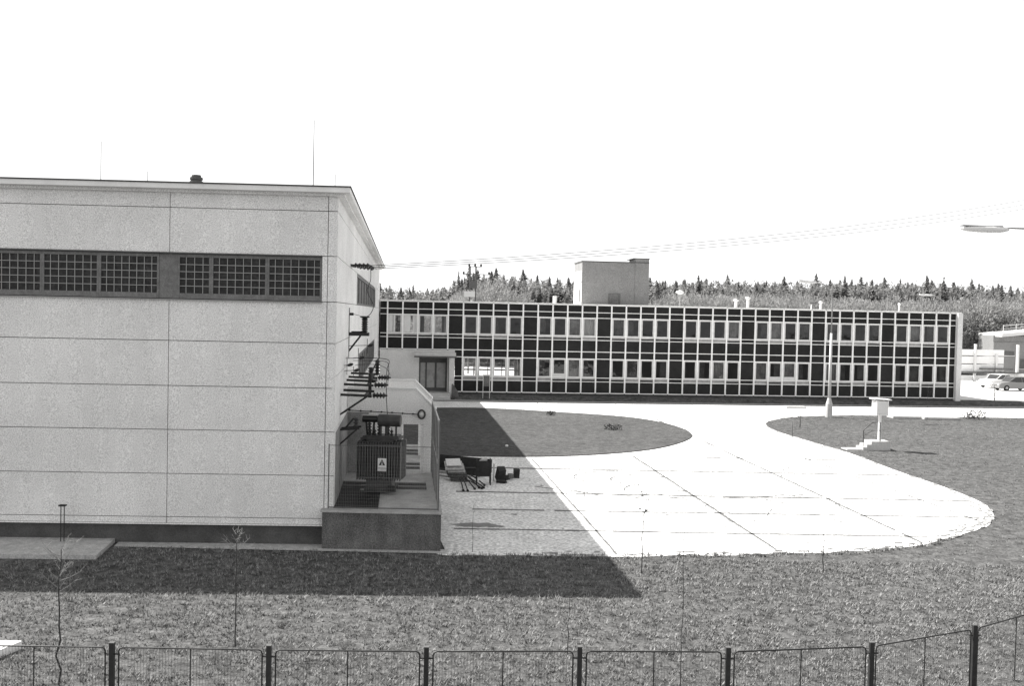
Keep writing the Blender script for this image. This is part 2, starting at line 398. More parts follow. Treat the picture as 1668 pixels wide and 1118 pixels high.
# ------------------------------------------------------------------ grass tufts (uncountable): near lawn and edges
def tufts(xr, yr, dens, hmin, hmax, excl, name, label, lean=0.5, wd=0.012, incl=None, blades=4, z0=0.0, mm='blade'):
    A = (xr[1]-xr[0])*(yr[1]-yr[0]); n = int(A*dens)
    x = RNG.uniform(xr[0], xr[1], n); y = RNG.uniform(yr[0], yr[1], n)
    keep = np.ones(n, bool)
    for p in excl: keep &= ~inside(x, y, p)
    if incl is not None: keep &= inside(x, y, incl)
    cl = np.sin(x*3.1+np.sin(y*2.3)*2)*np.sin(y*3.7+np.sin(x*1.9)*2)
    keep &= RNG.uniform(-1.0, 1.3, n) < cl+0.45
    keep &= (np.abs(x)/np.maximum(y, 1) < 0.6)
    x = x[keep]; y = y[keep]; n = len(x)
    h = RNG.uniform(hmin, hmax, n); V = []; 
    for b in range(blades):
        a = RNG.uniform(0, 2*PI, n); l = RNG.uniform(0.2, 1.0, n)*lean*h*2; w_ = wd*RNG.uniform(0.6,1.5,n)
        dx, dy = np.cos(a), np.sin(a); ox = x+dx*0.02; oy = y+dy*0.02; hh = h*RNG.uniform(0.6,1.1,n)
        p0 = np.stack([ox-dy*w_, oy+dx*w_, np.full(n, z0-0.01)], 1); p1 = np.stack([ox+dy*w_, oy-dx*w_, np.full(n, z0-0.01)], 1)
        p2 = np.stack([ox+dx*l, oy+dy*l, z0+hh], 1); V.append(np.stack([p0,p1,p2], 1))
    V = np.concatenate(V, 0).reshape(-1, 3).astype(np.float32); nt_ = len(V)//3
    me = bpy.data.meshes.new(name); me.vertices.add(len(V)); me.vertices.foreach_set('co', V.ravel())
    me.loops.add(len(V)); me.loops.foreach_set('vertex_index', np.arange(len(V), dtype=np.int32))
    me.polygons.add(nt_); me.polygons.foreach_set('loop_start', np.arange(0, len(V), 3, dtype=np.int32))
    me.materials.append(M[mm]); me.update(calc_edges=True); me.validate()
    o = bpy.data.objects.new(name, me); COL.objects.link(o); return tag(o, label, 'grass', kind='stuff')
slab_poly = [(-30,28.6),(-11.2,28.6),(-10.9,26.1),(-30,25.5)]
strip_poly = [(-30,29),(-1.5,29),(-1.7,27.75),(-11.0,27.55),(-30,27)]
# ------------------------------------------------------------------ industrial hall
HC = (-5.03, 28.40)                     # near right corner of the walls
def hx(X): return HC[1]+0.04*(X-HC[0])  # front plane
HG = Vector((-0.11, 1.0, 0)).normalized(); 
hall = empty('factory_hall', (HC[0],HC[1],0), 0, 'long windowless looking factory hall of pale concrete panels with a high band of gridded windows', 'building')
F = Vector((1, 0.04, 0)).normalized(); Fn = Vector((0.04,-1,0)).normalized()      # front: along, outward
Gn = Vector((1.0, 0.11, 0)).normalized()                                      # gable outward
def hf(x, t, z): v = F*x+Fn*t; return Vector((v.x, v.y, z))         # x negative to the left; t outward (local to root)
def hg(y, t, z): v = HG*y+Gn*t; return Vector((v.x, v.y, z))
def fbox(mb, x0, x1, t0, t1, z0, z1):
    mb.add([hf(x0,t1,z0),hf(x1,t1,z0),hf(x1,t0,z0),hf(x0,t0,z0),hf(x0,t1,z1),hf(x1,t1,z1),hf(x1,t0,z1),hf(x0,t0,z1)],
           [(0,3,2,1),(4,5,6,7),(0,1,5,4),(1,2,6,5),(2,3,7,6),(3,0,4,7)])
def gbox(mb, y0, y1, t0, t1, z0, z1):
    mb.add([hg(y0,t1,z0),hg(y1,t1,z0),hg(y1,t0,z0),hg(y0,t0,z0),hg(y0,t1,z1),hg(y1,t1,z1),hg(y1,t0,z1),hg(y0,t0,z1)],
           [(0,3,2,1),(4,5,6,7),(0,1,5,4),(1,2,6,5),(2,3,7,6),(3,0,4,7)])
ZL = [0.61,0.79,2.03,3.29,4.545,5.83,7.02]; ZT = [8.32,9.60,10.12]
LX = -26.0; GL = 51.0
g_ = 0.010
xs_lo = [LX,-16.8,-10.75,-4.72,0.0]      # vertical joints, as distances along front from the corner
xs_lo = [LX,-16.7,-10.72,-4.72,-0.27,0.0]
xs_lo = [LX,-10.72+(-6.0),-4.72+0.0,-0.27,0.0]
panels = MB()
for zs in (ZL, ZT):
    for z0, z1 in zip(zs[:-1], zs[1:]):
        for x0, x1 in zip(xs_lo[:-1], xs_lo[1:]):
            fbox(panels, x0+g_, x1-g_, -0.10, 0.0, z0+g_, z1-g_)
fbox(panels, -0.27+g_, 0.0, -0.10, 0.0, 7.02+g_, 8.32-g_)
fbox(panels, -0.42, -0.27-g_, -0.10, -0.004, 7.02+g_, 8.32-g_)
panels.build('front_wall', M['panel'], hall)
gp = MB()
gys = [0.012]+[0.012+6.0*i for i in range(1,9)]+[GL]
for zs in (ZL, ZT):
    for z0, z1 in zip(zs[:-1], zs[1:]):
        if abs(z1-4.545) < 0.01 or abs(z0-4.545) < 0.01: continue
        for y0, y1 in zip(gys[:-1], gys[1:]): gbox(gp, y0+g_, y1-g_, -0.10, 0.0, z0+g_, z1-g_)
# row with high windows and row with low windows leave openings
def grow(z0, z1, openings):
    ys = [0.012]+[v for o in openings for v in o]+[GL]
    for i in range(0, len(ys), 2): gbox(gp, ys[i]+g_, ys[i+1]-g_, -0.10, 0.0, z0+g_, z1-g_)
grow(7.02, 8.32, [(12.3,39.6)]); 
gbox(gp,0.022,15.2,-0.10,0,3.30,4.87); gbox(gp,39.2,GL,-0.10,0,3.30,4.87); gbox(gp,15.2,39.2,-0.10,0,3.30,3.55)
gbox(gp,0.022,GL,-0.10,0,4.89,5.82)
gp.build('gable_wall', M['panel'], hall)
core = MB(); fbox(core, LX, -0.13, -0.5, -0.105, 0.6, 7.0); fbox(core, LX, -0.13, -0.5, -0.105, 8.33, 10.1); fbox(core, -0.4,-0.13,-0.5,-0.107,7.0,8.33)
gbox(core, 0.16, GL, -0.45, -0.105, 0.6, 10.1)
core.build('wall_core', M['groove'], hall)
pl = MB(); fbox(pl, LX, -0.1, -1.0, -0.12, -0.1, 0.66); gbox(pl, 0.3, GL, -0.6, -0.08, -0.1, 0.60); pl.build('plinth', M['plinth'], hall)
body = MB(); 
bx_ = [hf(LX,-0.55,0), hf(-0.6,-0.55,0), hg(GL,-0.55,0), hg(GL,0,0)+Vector((LX,0,0))]
body.prism([(v.x,v.y) for v in bx_], 0.5, 10.0); body.build('inner_walls', M['groove'], hall)
# roof: slab with overhang, light fascia, dark edge strip
def roof_poly(o, of):
    return [tuple((hf(LX-0.5,of,0)).xy), tuple((F*0.0+Fn*of+Gn*o).xy), tuple((HG*(GL+0.6)+Gn*o).xy), tuple((HG*(GL+0.6)+Vector((LX,0,0))).xy)]
r1 = MB(); r1.prism(roof_poly(0.38,0.42), 10.10, 10.24); r1.build('fascia', M['fascia'], hall)
r2 = MB(); r2.prism(roof_poly(0.41,0.45), 10.24, 10.28); r2.build('roof', M['roofing'], hall)
rv = MB(); rv.prism(roof_poly(0.2,0.16), 10.02, 10.10); rv.build('soffit_trim', M['panel'], hall)
# drip strip and thin band over / under the window ribbon
t = MB(); fbox(t, LX, -0.43, 0.002, 0.05, 8.30, 8.335); t.build('window_head_trim', M['gdark'], hall)
t = MB(); fbox(t, LX, -0.40, 0.002, 0.09, 6.985, 7.01); t.build('window_sill', M['galv'], hall)
t = MB(); fbox(t, LX, 0.0, 0.002, 0.03, 0.575, 0.612); t.build('drip_edge', M['panel'], hall)
# ribbon windows in the front: bays
bays = []; edges = [-0.42,-1.98,-3.56]; 
bay_edges = [(-1.98,-0.43),(-3.56,-1.98),(-4.50,-3.56),(-6.70,-5.02),(-8.28,-6.70),(-9.86,-8.28),(-10.78,-9.86),(-12.9,-11.35),(-14.5,-12.9),(-16.1,-14.5),(-17.7,-16.1),(-19.3,-17.7),(-20.9,-19.3),(-22.5,-20.9),(-24.1,-22.5),(-25.7,-24.1)]
for i, (x0, x1) in enumerate(bay_edges):
    wf = MB(); z0, z1 = 7.03, 8.29
    for a, b, c, d in ((x0,x0+0.06,z0,z1),(x1-0.06,x1,z0,z1),(x0+.06,x1-.06,z0,z0+0.15),(x0+.06,x1-.06,z1-0.09,z1)): fbox(wf, a+.002, b-.002, -0.09, -0.035, c, d)
    o = wf.build('window', M['gframe'], hall)
    p = MB(); fbox(p, x0+.06, x1-.06, -0.085, -0.075, z0+0.15, z1-0.09); p.build('pane', M['hallglass'], o)
    mu = MB(); n = max(2, round((x1-x0)/0.215))
    for k in range(1, n):
        xx = x0+(x1-x0)*k/n; fbox(mu, xx-0.008, xx+0.008, -0.075, -0.05, z0+0.15, z1-0.09)
    for k in range(1, 5):
        zz = z0+0.15+(z1-z0-0.24)*k/5; fbox(mu, x0+.06, x1-.06, -0.073, -0.045, zz-0.009, zz+0.009)
    mu.build('glazing_bars', M['muntin'], o)
for a_, b_ in ((-5.02,-4.50),(-11.35,-10.78)):
    t = MB(); fbox(t, a_, b_, -0.10, -0.055, 7.03, 8.29); t.build('window_pier', M['gframe'], hall)
for (y0,y1,z0,z1) in ((12.3,39.6,7.03,8.31),(15.2,39.2,3.56,4.86)):
    wf = MB(); gbox(wf,y0,y1,-0.09,-0.03,z1-0.12,z1); gbox(wf,y0,y1,-0.09,-0.03,z0,z0+0.08)
    n = 9
    for k in range(n+1):
        yy = y0+(y1-y0)*k/n; gbox(wf, max(y0,yy-0.05), min(y1,yy+0.05), -0.088, -0.028, z0+.08, z1-.12)
    o = wf.build('window', M['gframe'], hall)
    p = MB(); gbox(p,y0,y1,-0.095,-0.085,z0,z1); p.build('pane', M['louvre'], o)

# things on and near the hall
def at_hall(v, z=None): v = Vector(v); return (v.x+HC[0], v.y+HC[1], v.z if z is None else z)
v0 = empty('roof_vent', (-9.33,29.2,10.29), 0, 'small ribbed vent cowl standing on the roof of the hall', 'vent')
t = MB(); t.lathe((0,0,0),(0,0,0.36),[(0,.22),(0.12,.22),(0.13,.17),(0.3,.17),(0.31,.2),(0.5,.19),(0.51,.16),(0.6,.16),(0.62,.19),(0.8,.185),(0.82,.14),(0.9,.14),(1,.13)],14); t.build('cowl', M['gdark'], v0)
t = MB(); t.box(-0.26,0.26,-0.26,0.26,0,0.04); t.build('base', M['galv'], v0)
for x, y, h, lab in ((-5.87,29.0,2.0,'tall thin lightning rod near the right end of the hall roof'),(-12.04,29.0,1.25,'mid height lightning rod at the left of the hall roof'),
                     (-10.75,29.2,0.45,'short lightning rod standing left of the roof vent'),(-5.2,28.8,0.42,'shortest lightning rod at the right corner of the hall roof')):
    r0 = empty('lightning_rod', (x,y,10.29), 0, lab, 'lightning rod', 'lightning rods on the hall roof')
    t = MB(); t.tube([(0,0,0),(0,0,h)], 0.014 if h > 1.5 else 0.010, 5, 0.009); t.build('rod', M['wire'], r0)
    t = MB(); t.lathe((0,0,0),(0,0,0.07),[(0,.05),(.6,.045),(1,.012)],8); t.build('foot', M['galv'], r0)
# vent pipe pair in front of hall
v0 = empty('standpipe', (-12.52,27.75,0), 0, 'pair of thin dark standpipes with a flat cap in front of the hall', 'standpipe')
t = MB()
t.tube([(-0.035,0,0),(-0.035,0,1.12)],0.014,6); v_ = t.build('pipe', M['post'], v0)
t = MB(); t.tube([(0.045,0.03,0),(0.045,0.03,1.12)],0.014,6); t.build('pipe', M['post'], v0)
t = MB(); t.box(-0.09,0.10,-0.05,0.08,1.12,1.16); t.build('cap', M['post'], v0)
# loading slab and strip
s0 = MB(); s0.prism([(-30,28.30),(-11.25,28.38),(-10.95,26.3),(-30,25.6)],0.0,0.12)
tag(s0.build('concrete_slab', M['strip']), 'low pale concrete slab on the ground in front of the hall plinth', 'slab')
sl_ = sheet([(-11.2,28.7),(-5.2,28.7),(-1.7,28.2),(-1.75,27.72),(-11.05,27.72)],0.02)
structure('paving_strip', sl_, M['strip'])

# ------------------------------------------------------------------ transformer yard
PX0, PX1 = -5.27, -1.9
def gable0(y): return -5.03-0.11*(y-28.4)
yard = empty('transformer_platform', (PX0,28.0,0), 0, 'raised concrete transformer platform with a dark retaining wall beside the hall gable', 'platform')
def ypoly(x0, x1, y0, y1, z0, z1, mb):
    a = [(x0-0.11*(y0-28)-PX0,y0-28.0),(x1-0.11*(y0-28)-PX0,y0-28.0),(x1-0.11*(y1-28)-PX0,y1-28.0),(x0-0.11*(y1-28)-PX0,y1-28.0)]
    mb.prism(a, z0, z1)
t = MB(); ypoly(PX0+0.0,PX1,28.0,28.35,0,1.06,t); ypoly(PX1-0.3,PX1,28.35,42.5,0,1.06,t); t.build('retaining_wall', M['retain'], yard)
t = MB(); ypoly(PX0-0.05,PX1+0.03,27.96,28.40,1.062,1.10,t); ypoly(PX1-0.32,PX1+0.03,28.40,42.6,1.062,1.10,t); t.build('coping', M['platform'], yard)
t = MB(); ypoly(PX0+0.25,PX1-0.32,28.40,42.6,0.5,1.08,t); t.build('floor', M['platform'], yard)
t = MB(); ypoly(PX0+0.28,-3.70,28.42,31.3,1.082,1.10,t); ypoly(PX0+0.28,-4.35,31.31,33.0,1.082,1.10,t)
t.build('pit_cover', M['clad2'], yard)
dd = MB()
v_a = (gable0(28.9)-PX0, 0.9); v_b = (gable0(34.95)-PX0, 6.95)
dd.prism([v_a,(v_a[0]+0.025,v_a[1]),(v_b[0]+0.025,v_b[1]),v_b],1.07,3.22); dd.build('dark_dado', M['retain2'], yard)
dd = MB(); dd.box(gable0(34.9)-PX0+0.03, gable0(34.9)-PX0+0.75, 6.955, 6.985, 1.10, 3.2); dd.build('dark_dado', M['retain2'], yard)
for y in (31.85,32.55,36.0,36.9,39.6,40.5): 
    tb = MB()
    ypoly(-5.0+0.1,PX1-0.33 if y < 33 else -2.25,y-0.09,y+0.09,1.083,1.16,tb)
    tb.build('rail', M['gdark'], yard)
# partition walls with opening and chamfered top corner
def partition(y, name, lab):
    x0 = -5.03-0.11*(y-28.4); 
    o = empty(name, (x0+0.02,y,1.1), 0, lab, 'wall', 'partition walls of the transformer yard')
    xr = -2.68-x0-0.11*(y-35); xa = xr-0.40; xb = xr-1.14; wl = 0
    th = 0.28
    t = MB()
    # top band with chamfer, left leaf, right pier
    t.prism_y([(0,1.71),(xr,1.71),(xr,2.25),(xr-0.70,2.93),(0,2.93)],0,th)
    t.prism_y([(0,-0.1),(xb,-0.1),(xb,1.708),(0,1.708)],0.002,th-0.002)
    t.prism_y([(xa,-0.1),(xr,-0.1),(xr,1.708),(xa,1.708)],0.001,th-0.001)
    t.build('wall', M['panel'], o)
    t = MB(); t.prism_y([(0,2.932),(xr-0.70,2.932),(xr+0.03,2.24),(xr+0.03,2.30),(xr-0.68,2.99),(0,2.99)],-0.03,th+0.03); t.build('coping', M['whiteplaster'], o)
    t = MB(); t.box(xa-0.10,xa-0.004,-0.02,0.1,-0.02,1.70); t.build('jamb', M['whiteplaster'], o)
    return o
partition(35.0,'partition_wall','near partition wall with an opening and cut corner, right behind the transformer')
partition(39.4,'partition_wall','farther partition wall showing only a sliver above the near one')
# bulkhead ring lamp
o = empty('bulkhead_lamp', (-3.13,34.97,3.18), 0, 'round bulkhead lamp on the partition wall above the opening', 'lamp')
t = MB(); k = 20; ring = [(0.12*math.cos(2*PI*i/k),-0.05,0.15*math.sin(2*PI*i/k)) for i in range(k+1)]; t.tube(ring,0.03,6); t.build('ring', M['tankd'], o, True)
t = MB(); t.lathe((0,0.03,0),(0,-0.07,0),[(0,.10),(.5,.10),(1,.06)],14); t.build('glass', M['whiteplaster'], o, True)
# mesh screen frame around the near bay (front and right side)
sc_ = empty('mesh_screen', (-5.2,28.2,1.13), 0, 'steel mesh screen fencing the front and right side of the transformer bay', 'fence')
t = MB()
P_ = [(0.08,0,0),(3.22,0.0,0)]
for x in (0.06, 3.2): t.box(x-0.014,x+0.014,-0.014,0.014,0,1.85 if x < 1 else 2.55)
t.box(0.08,3.18,-0.008,0.008,1.805,1.82); t.box(0.08,3.18,-0.015,0.015,0.02,0.05)
t.build('front_frame', M['gdark'], sc_)
t = MB()
for i in range(62): x = 0.10+i*0.05; t.tube([(x,0,0.03),(x,0,1.81)],0.0018,3)
for i in range(18): z = 0.1+i*0.1; t.tube([(0.1,0,z),(3.16,0,z)],0.0015,3)
t.build('front_mesh', M['galv'], sc_)
t = MB(); sx = lambda y: 3.2-0.11*y
def sbox(mb, y0, y1, z0, z1, w_=0.04):
    mb.add([(sx(y0)-w_,y0,z0),(sx(y0),y0,z0),(sx(y1),y1,z0),(sx(y1)-w_,y1,z0),(sx(y0)-w_,y0,z1),(sx(y0),y0,z1),(sx(y1),y1,z1),(sx(y1)-w_,y1,z1)],
           [(0,3,2,1),(4,5,6,7),(0,1,5,4),(1,2,6,5),(2,3,7,6),(3,0,4,7)])
for y in (0.08,1.35,2.7,4.05,5.3,6.6): sbox(t,y,y+0.05,0,2.52)
sbox(t,0.08,6.7,2.52,2.58); sbox(t,0.1,6.7,0.04,0.09); sbox(t,0.1,6.7,1.3,1.34)
t.build('side_frame', M['galv'], sc_)
t = MB()
for i in range(130): y = 0.1+i*0.05; t.tube([(sx(y)-0.02,y,0.05),(sx(y)-0.02,y,2.54)],0.0025,3)
for i in range(50): z = 0.08+i*0.05; t.tube([(sx(0.1)-0.02,0.1,z),(sx(6.6)-0.02,6.6,z)],0.0025,3)
t.build('side_mesh', M['gdark'], sc_)

# transformer
tr = empty('power_transformer', (-4.02,31.2,1.16), math.radians(-4), 'ribbed oil filled power transformer with warning plate standing in the near bay', 'transformer')
tr.scale = (1.03,1.0,1.04)
t = MB(); t.box(-0.42,0.38,-0.30,0.30,0.10,1.56); t.build('tank', M['tank'], tr)
t = MB(); t.box(-0.60,0.60,-0.36,0.36,1.56,1.62); t.box(-0.54,0.54,-0.30,0.30,1.62,1.67); t.build('lid', M['tankd'], tr)
fin = MB(); finb = MB()
for i in range(17):
    x = -0.66+i*0.082
    fin.box(x-0.014,x+0.014,-0.52,-0.305,0.36,1.50); finb.box(x-0.014,x+0.014,0.305,0.52,0.36,1.50)
fin.box(-0.67,0.66,-0.50,-0.47,1.40,1.44); fin.box(-0.67,0.66,-0.50,-0.47,0.42,0.46)
fin.build('cooling_fins', M['tank'], tr); finb.build('cooling_fins', M['tank'], tr)
for s in (-1,1):
    f2 = MB()
    for i in range(8):
        y = -0.27+i*0.077; f2.box(*(sorted((s*0.44,s*0.69))),y-0.012,y+0.012,0.38,1.50)
    f2.build('side_radiator', M['tank'], tr)
t = MB(); t.box(-0.45,0.45,-0.42,-0.30,0.0,0.11); t.box(-0.45,0.45,0.30,0.42,0.0,0.11); t.box(-0.36,-0.30,-0.3,0.3,0.0,0.10); t.build('skid', M['tankd'], tr)
t = MB(); t.box(0.28,0.52,-0.5,-0.36,0.02,0.20); t.build('valve_box', M['black'], tr)
t = MB(); t.lathe((-0.12,-0.1,2.12),(0.60,-0.1,2.12),[(0,.10),(0.02,.17),(0.04,.185),(0.96,.185),(0.98,.17),(1,.10)],18); cv = t.build('conservator', M['tankd'], tr, False)
t = MB(); t.box(-0.05,0.0,-0.14,-0.06,1.66,1.96); t.box(0.42,0.47,-0.14,-0.06,1.66,1.96); t.tube([(0.15,-0.1,1.95),(0.15,-0.1,1.64)],0.05,8); t.build('bracket', M['tankd'], cv)
t = MB(); t.lathe((-0.62,-0.02,2.14),(-0.14,-0.02,2.14),[(0,.07),(0.04,.10),(.96,.10),(1,.07)],14); t.tube([(-0.5,-0.02,2.06),(-0.46,-0.02,1.66)],0.03,6); t.tube([(-0.25,-0.02,2.06),(-0.28,-0.02,1.66)],0.035,6); t.build('tap_changer', M['black'], tr)
t = MB(); t.box(-0.63,-0.13,-0.09,0.05,2.24,2.27); t.build('cover_plate', M['galv'], tr)
for x, y in ((-0.42,0.12),(-0.12,0.14),(0.15,0.14)):
    t = MB(); t.ribbed((x,y,1.66),(x,y,2.02),0.035,0.075,4,10); t.tube([(x,y,2.0),(x,y,2.14)],0.015,6); t.build('bushing', M['black'], tr)
for x in (-0.34,-0.20,0.32):
    t = MB(); t.ribbed((x,-0.16,1.66),(x,-0.16,1.84),0.028,0.055,2,10); t.tube([(x,-0.16,1.83),(x,-0.16,1.92)],0.012,5); t.build('terminal', M['black'], tr)
sg = MB(); sg.box(-0.02,0.245,-0.545,-0.53,0.74,1.03); sgn = sg.build('warning_plate', M['signw'], tr)
tri = MB(); tri.prism_y([(0.015,0.82),(0.21,0.82),(0.1125,1.0)],-0.549,-0.5455)
tri.build('triangle', M['signb'], sgn)
tw = MB(); tw.prism_y([(0.085,0.835),(0.14,0.835),(0.13,0.87),(0.095,0.87)],-0.552,-0.5495); tw.prism_y([(0.1,0.90),(0.125,0.90),(0.1125,0.955)],-0.552,-0.5495); tw.build('bolt_mark', M['signw'], sgn)
sg = MB(); sg.box(-0.02,0.245,-0.54,-0.53,0.64,0.725); sg.build('rating_plate', M['whiteplaster'], tr)

# wall mounted brackets with horizontal insulators
def gable_x(y): return -5.03-0.11*(y-28.4)
def bus_bracket(y, z, L_, lab, strut):
    x = gable_x(y)
    o = empty('insulator_bracket', (x,y,z), 0, lab, 'bracket', 'double bar insulator brackets on the hall gable')
    for dy, dz in ((0,0),(0.55,0.10)):
        t = MB(); t.beam((0,dy,dz),(L_-0.42,dy-0.05,dz-0.02),0.07,0.075); t.build('bar', M['post'], o)
    t = MB(); t.beam((L_-0.62,-0.06,-0.02),(L_-0.62,0.60,0.06),0.08,0.05); t.build('cross_plate', M['post'], o)
    t = MB(); t.ribbed((L_-0.40,0.0,0),(L_,0.0,0),0.05,0.105,4,12); t.tube([(L_-0.02,0,0),(L_+0.06,0,0)],0.03,6); t.build('insulator', M['black'], o)
    if strut:
        for dy in (0,0.5):
            t = MB(); t.beam((0.0,dy,-0.62),(0.85,dy,-0.02),0.05,0.055); t.build('strut', M['post'], o)
    return o
bus_bracket(30.9,4.16,1.40,'nearest double bar insulator bracket with two diagonal struts on the gable wall',True)
bus_bracket(32.6,4.36,1.40,'middle double bar insulator bracket on the gable wall',False)
bus_bracket(35.4,4.42,1.45,'farthest double bar insulator bracket on the gable wall, highest of the three',False)
# upper bracket with tall post insulator
x = gable_x(35)
o = empty('post_insulator', (x,35.0,5.96), 0, 'tall black post insulator upright on a strutted shelf high on the gable', 'insulator')
t = MB(); t.box(-0.02,0.72,-0.08,0.08,-0.06,0.06); t.box(0.1,0.5,-0.05,0.05,0.062,0.1); t.build('shelf', M['post'], o)
t = MB(); t.beam((0.0,0,-0.62),(0.42,0,-0.06),0.05,0.06); t.build('strut', M['post'], o)
t = MB(); t.ribbed((0.56,0,0.062),(0.56,0,0.56),0.085,0.125,6,14); t.build('insulator', M['black'], o)
t = MB(); t.lathe((0.56,0,0.56),(0.56,0,0.64),[(0,.09),(.4,.17),(1,.17)],12); t.build('cap', M['black'], o)
t = MB(); t.box(-0.04,0.03,-0.04,0.04,-0.85,0.92); t.build('wall_rail', M['galv'], o)
t = MB(); t.lathe((0.02,0,0.70),(0.16,0,0.70),[(0,.05),(1,.05)],8); t.tube([(0.15,0,0.70),(0.35,-0.01,0.66),(0.5,0,0.60)],0.008,4); t.build('lead_clamp', M['post'], o)
# tension insulators for the overhead line
xr_ = gable_x(36)
rk = empty('strain_insulators', (xr_,36.0,8.42), 0, 'row of black strain insulators high on the gable holding the overhead cables', 'insulator')
t = MB(); t.box(0,0.06,-0.7,0.7,-0.05,0.03); t.tube([(0.02,0,0.02),(0.28,0,-0.02)],0.03,6); t.build('bar', M['post'], rk)
wp = []
for i, dy in enumerate((-0.55,0,0.55)):
    a = Vector((0.05,dy,-0.02)); b = Vector((0.75,dy-0.03,-0.02-0.03*i))
    t = MB(); t.ribbed(a+Vector((0.13,0,0)),b,0.04,0.09,4,10); t.tube([a,b+Vector((0.1,0,0))],0.015,5); t.build('insulator', M['black'], rk)
    wp.append(b+Vector((0.08,0,0))+Vector((xr_,36,8.42)))
for i, p in enumerate(wp):
    q = Vector((32.4+0.2*i, 60.0+0.5*i, [14.65,14.42,14.2][i])); pts = []
    for k in range(41):
        s = k/40; v = p.lerp(q, s); v.z -= 4*0.52*s*(1-s); pts.append(v)
    t = MB(); t.tube(pts,0.012,5)
    tag(t.build('power_cable', M['wire']), ['uppermost of the three overhead cables running right from the gable','middle of the three overhead cables running right from the gable','lowest of the three overhead cables running right from the gable'][i], 'cable', 'overhead power cables')
# jumper from strain rack down to post insulator and bus wires
def wire(pts, r, lab, cat='cable', grp='thin jumper wires on the gable', name='jumper_wire'):
    t = MB(); t.tube(spline(pts, False, 6), r, 5); return tag(t.build(name, M['wire']), lab, cat, grp)
wire([(xr_+0.7,36,8.36),(xr_+0.72,35.9,7.9),(xr_+0.62,35.8,7.5),(xr_+0.9,35.4,7.0),(xr_+0.85,35.2,6.7),(x+0.62,35,6.58)],0.012,'jumper wire dropping from the strain insulators to the post insulator')
wire([(-3.95,31.9,3.35),(-3.93,31.5,3.8),(-3.90,31.1,4.16),(-3.96,31.6,4.9),(-4.0,32.4,5.18),(-4.5,33.0,5.22),(-5.3,33.3,5.2)],0.012,'outermost thin wire looping from the transformer up past the brackets')
wire([(-4.05,32.6,4.38),(-4.05,32.8,4.9),(-4.2,33.2,5.1),(-4.8,33.6,5.1),(-5.4,33.9,5.08)],0.010,'inner thin wire looping from the middle bracket back to the wall')
wire([(-4.32,35.4,4.5),(-4.5,35.6,4.75),(-5.0,35.9,4.85),(-5.7,36.2,4.8)],0.009,'short thin wire from the farthest bracket back to the wall')
# disconnector
o = empty('disconnector_switch', (-4.69,33.0,3.9), 0, 'upright black disconnector switch standing between the bracket bars', 'switch')
t = MB(); t.box(-0.05,0.05,-0.04,0.04,0,0.78); t.build('post', M['post'], o)
t = MB(); t.ribbed((-0.02,0.3,0.55),(-0.02,0.3,1.0),0.06,0.10,5,10); t.build('insulator', M['black'], o)
t = MB(); t.ribbed((0.13,0.8,0.70),(0.13,0.8,1.22),0.06,0.10,5,10); t.build('insulator', M['black'], o)
t = MB(); t.tube([(0.02,0,0.72),(0.05,0.4,0.95),(0.15,0.8,1.25)],0.03,6); t.box(-0.06,0.12,0.2,0.9,0.48,0.56); t.build('blade_arm', M['post'], o)
o = empty('pin_insulators', (gable_x(32.5),32.5,4.7), 0, 'small pin insulators on thin rods bristling from the gable wall', 'insulator')
for (px_, py2, pz, h) in ((0.10,0,0.28,0.6),(0.42,0.3,0.5,0.7),(0.30,0.1,0.10,0.3),(0.62,0.9,0.9,0.5)):
    t = MB(); t.tube([(0,py2,pz),(px_+0.1,py2,pz+0.03)],0.012,5); t.tube([(px_,py2,pz-h/2),(px_,py2,pz+h/2)],0.010,5); t.lathe((px_+0.02,py2,pz),(px_+0.2,py2,pz+0.06),[(0,.03),(.3,.05),(.7,.05),(1,.02)],8); t.build('pin', M['post'], o)
# bus run with clamps on the partition
o = empty('busbar_run', (-5.75,34.9,3.26), 0, 'thin horizontal busbar with small clamps across the partition wall', 'cable')
t = MB(); t.tube([(0,0,0.02),(2.5,0,-0.08)],0.014,5); t.build('bar', M['wire'], o)
for k in range(7): 
    t = MB(); t.lathe((0.1+k*0.37,0.06,0.02-k*0.015),(0.1+k*0.37,-0.05,0.02-k*0.015),[(0,.03),(.5,.035),(1,.02)],8); t.build('clamp', M['post'], o)
# lower wall bracket
o = empty('cable_bracket', (gable_x(30.6),30.6,3.05), 0, 'triangular cable bracket low on the gable wall left of the transformer', 'bracket')
t = MB(); t.beam((0,0,0.05),(0.62,0,0.10),0.06,0.06); t.beam((0,0.4,0.05),(0.62,0.35,0.12),0.06,0.06); t.beam((0.2,0,0.12),(0.45,0,0.42),0.05,0.05); t.build('arm', M['post'], o)
for dy in (0,0.35):
    t = MB(); t.beam((0,dy,-0.42),(0.50,dy,0.04),0.045,0.045); t.build('strut', M['post'], o)
t = MB(); t.ribbed((0.5,0.1,0.12),(0.5,0.1,0.42),0.05,0.09,3,10); t.build('insulator', M['tankd'], o)
# far platform bays: second transformer is absent; slim cabinet on wall

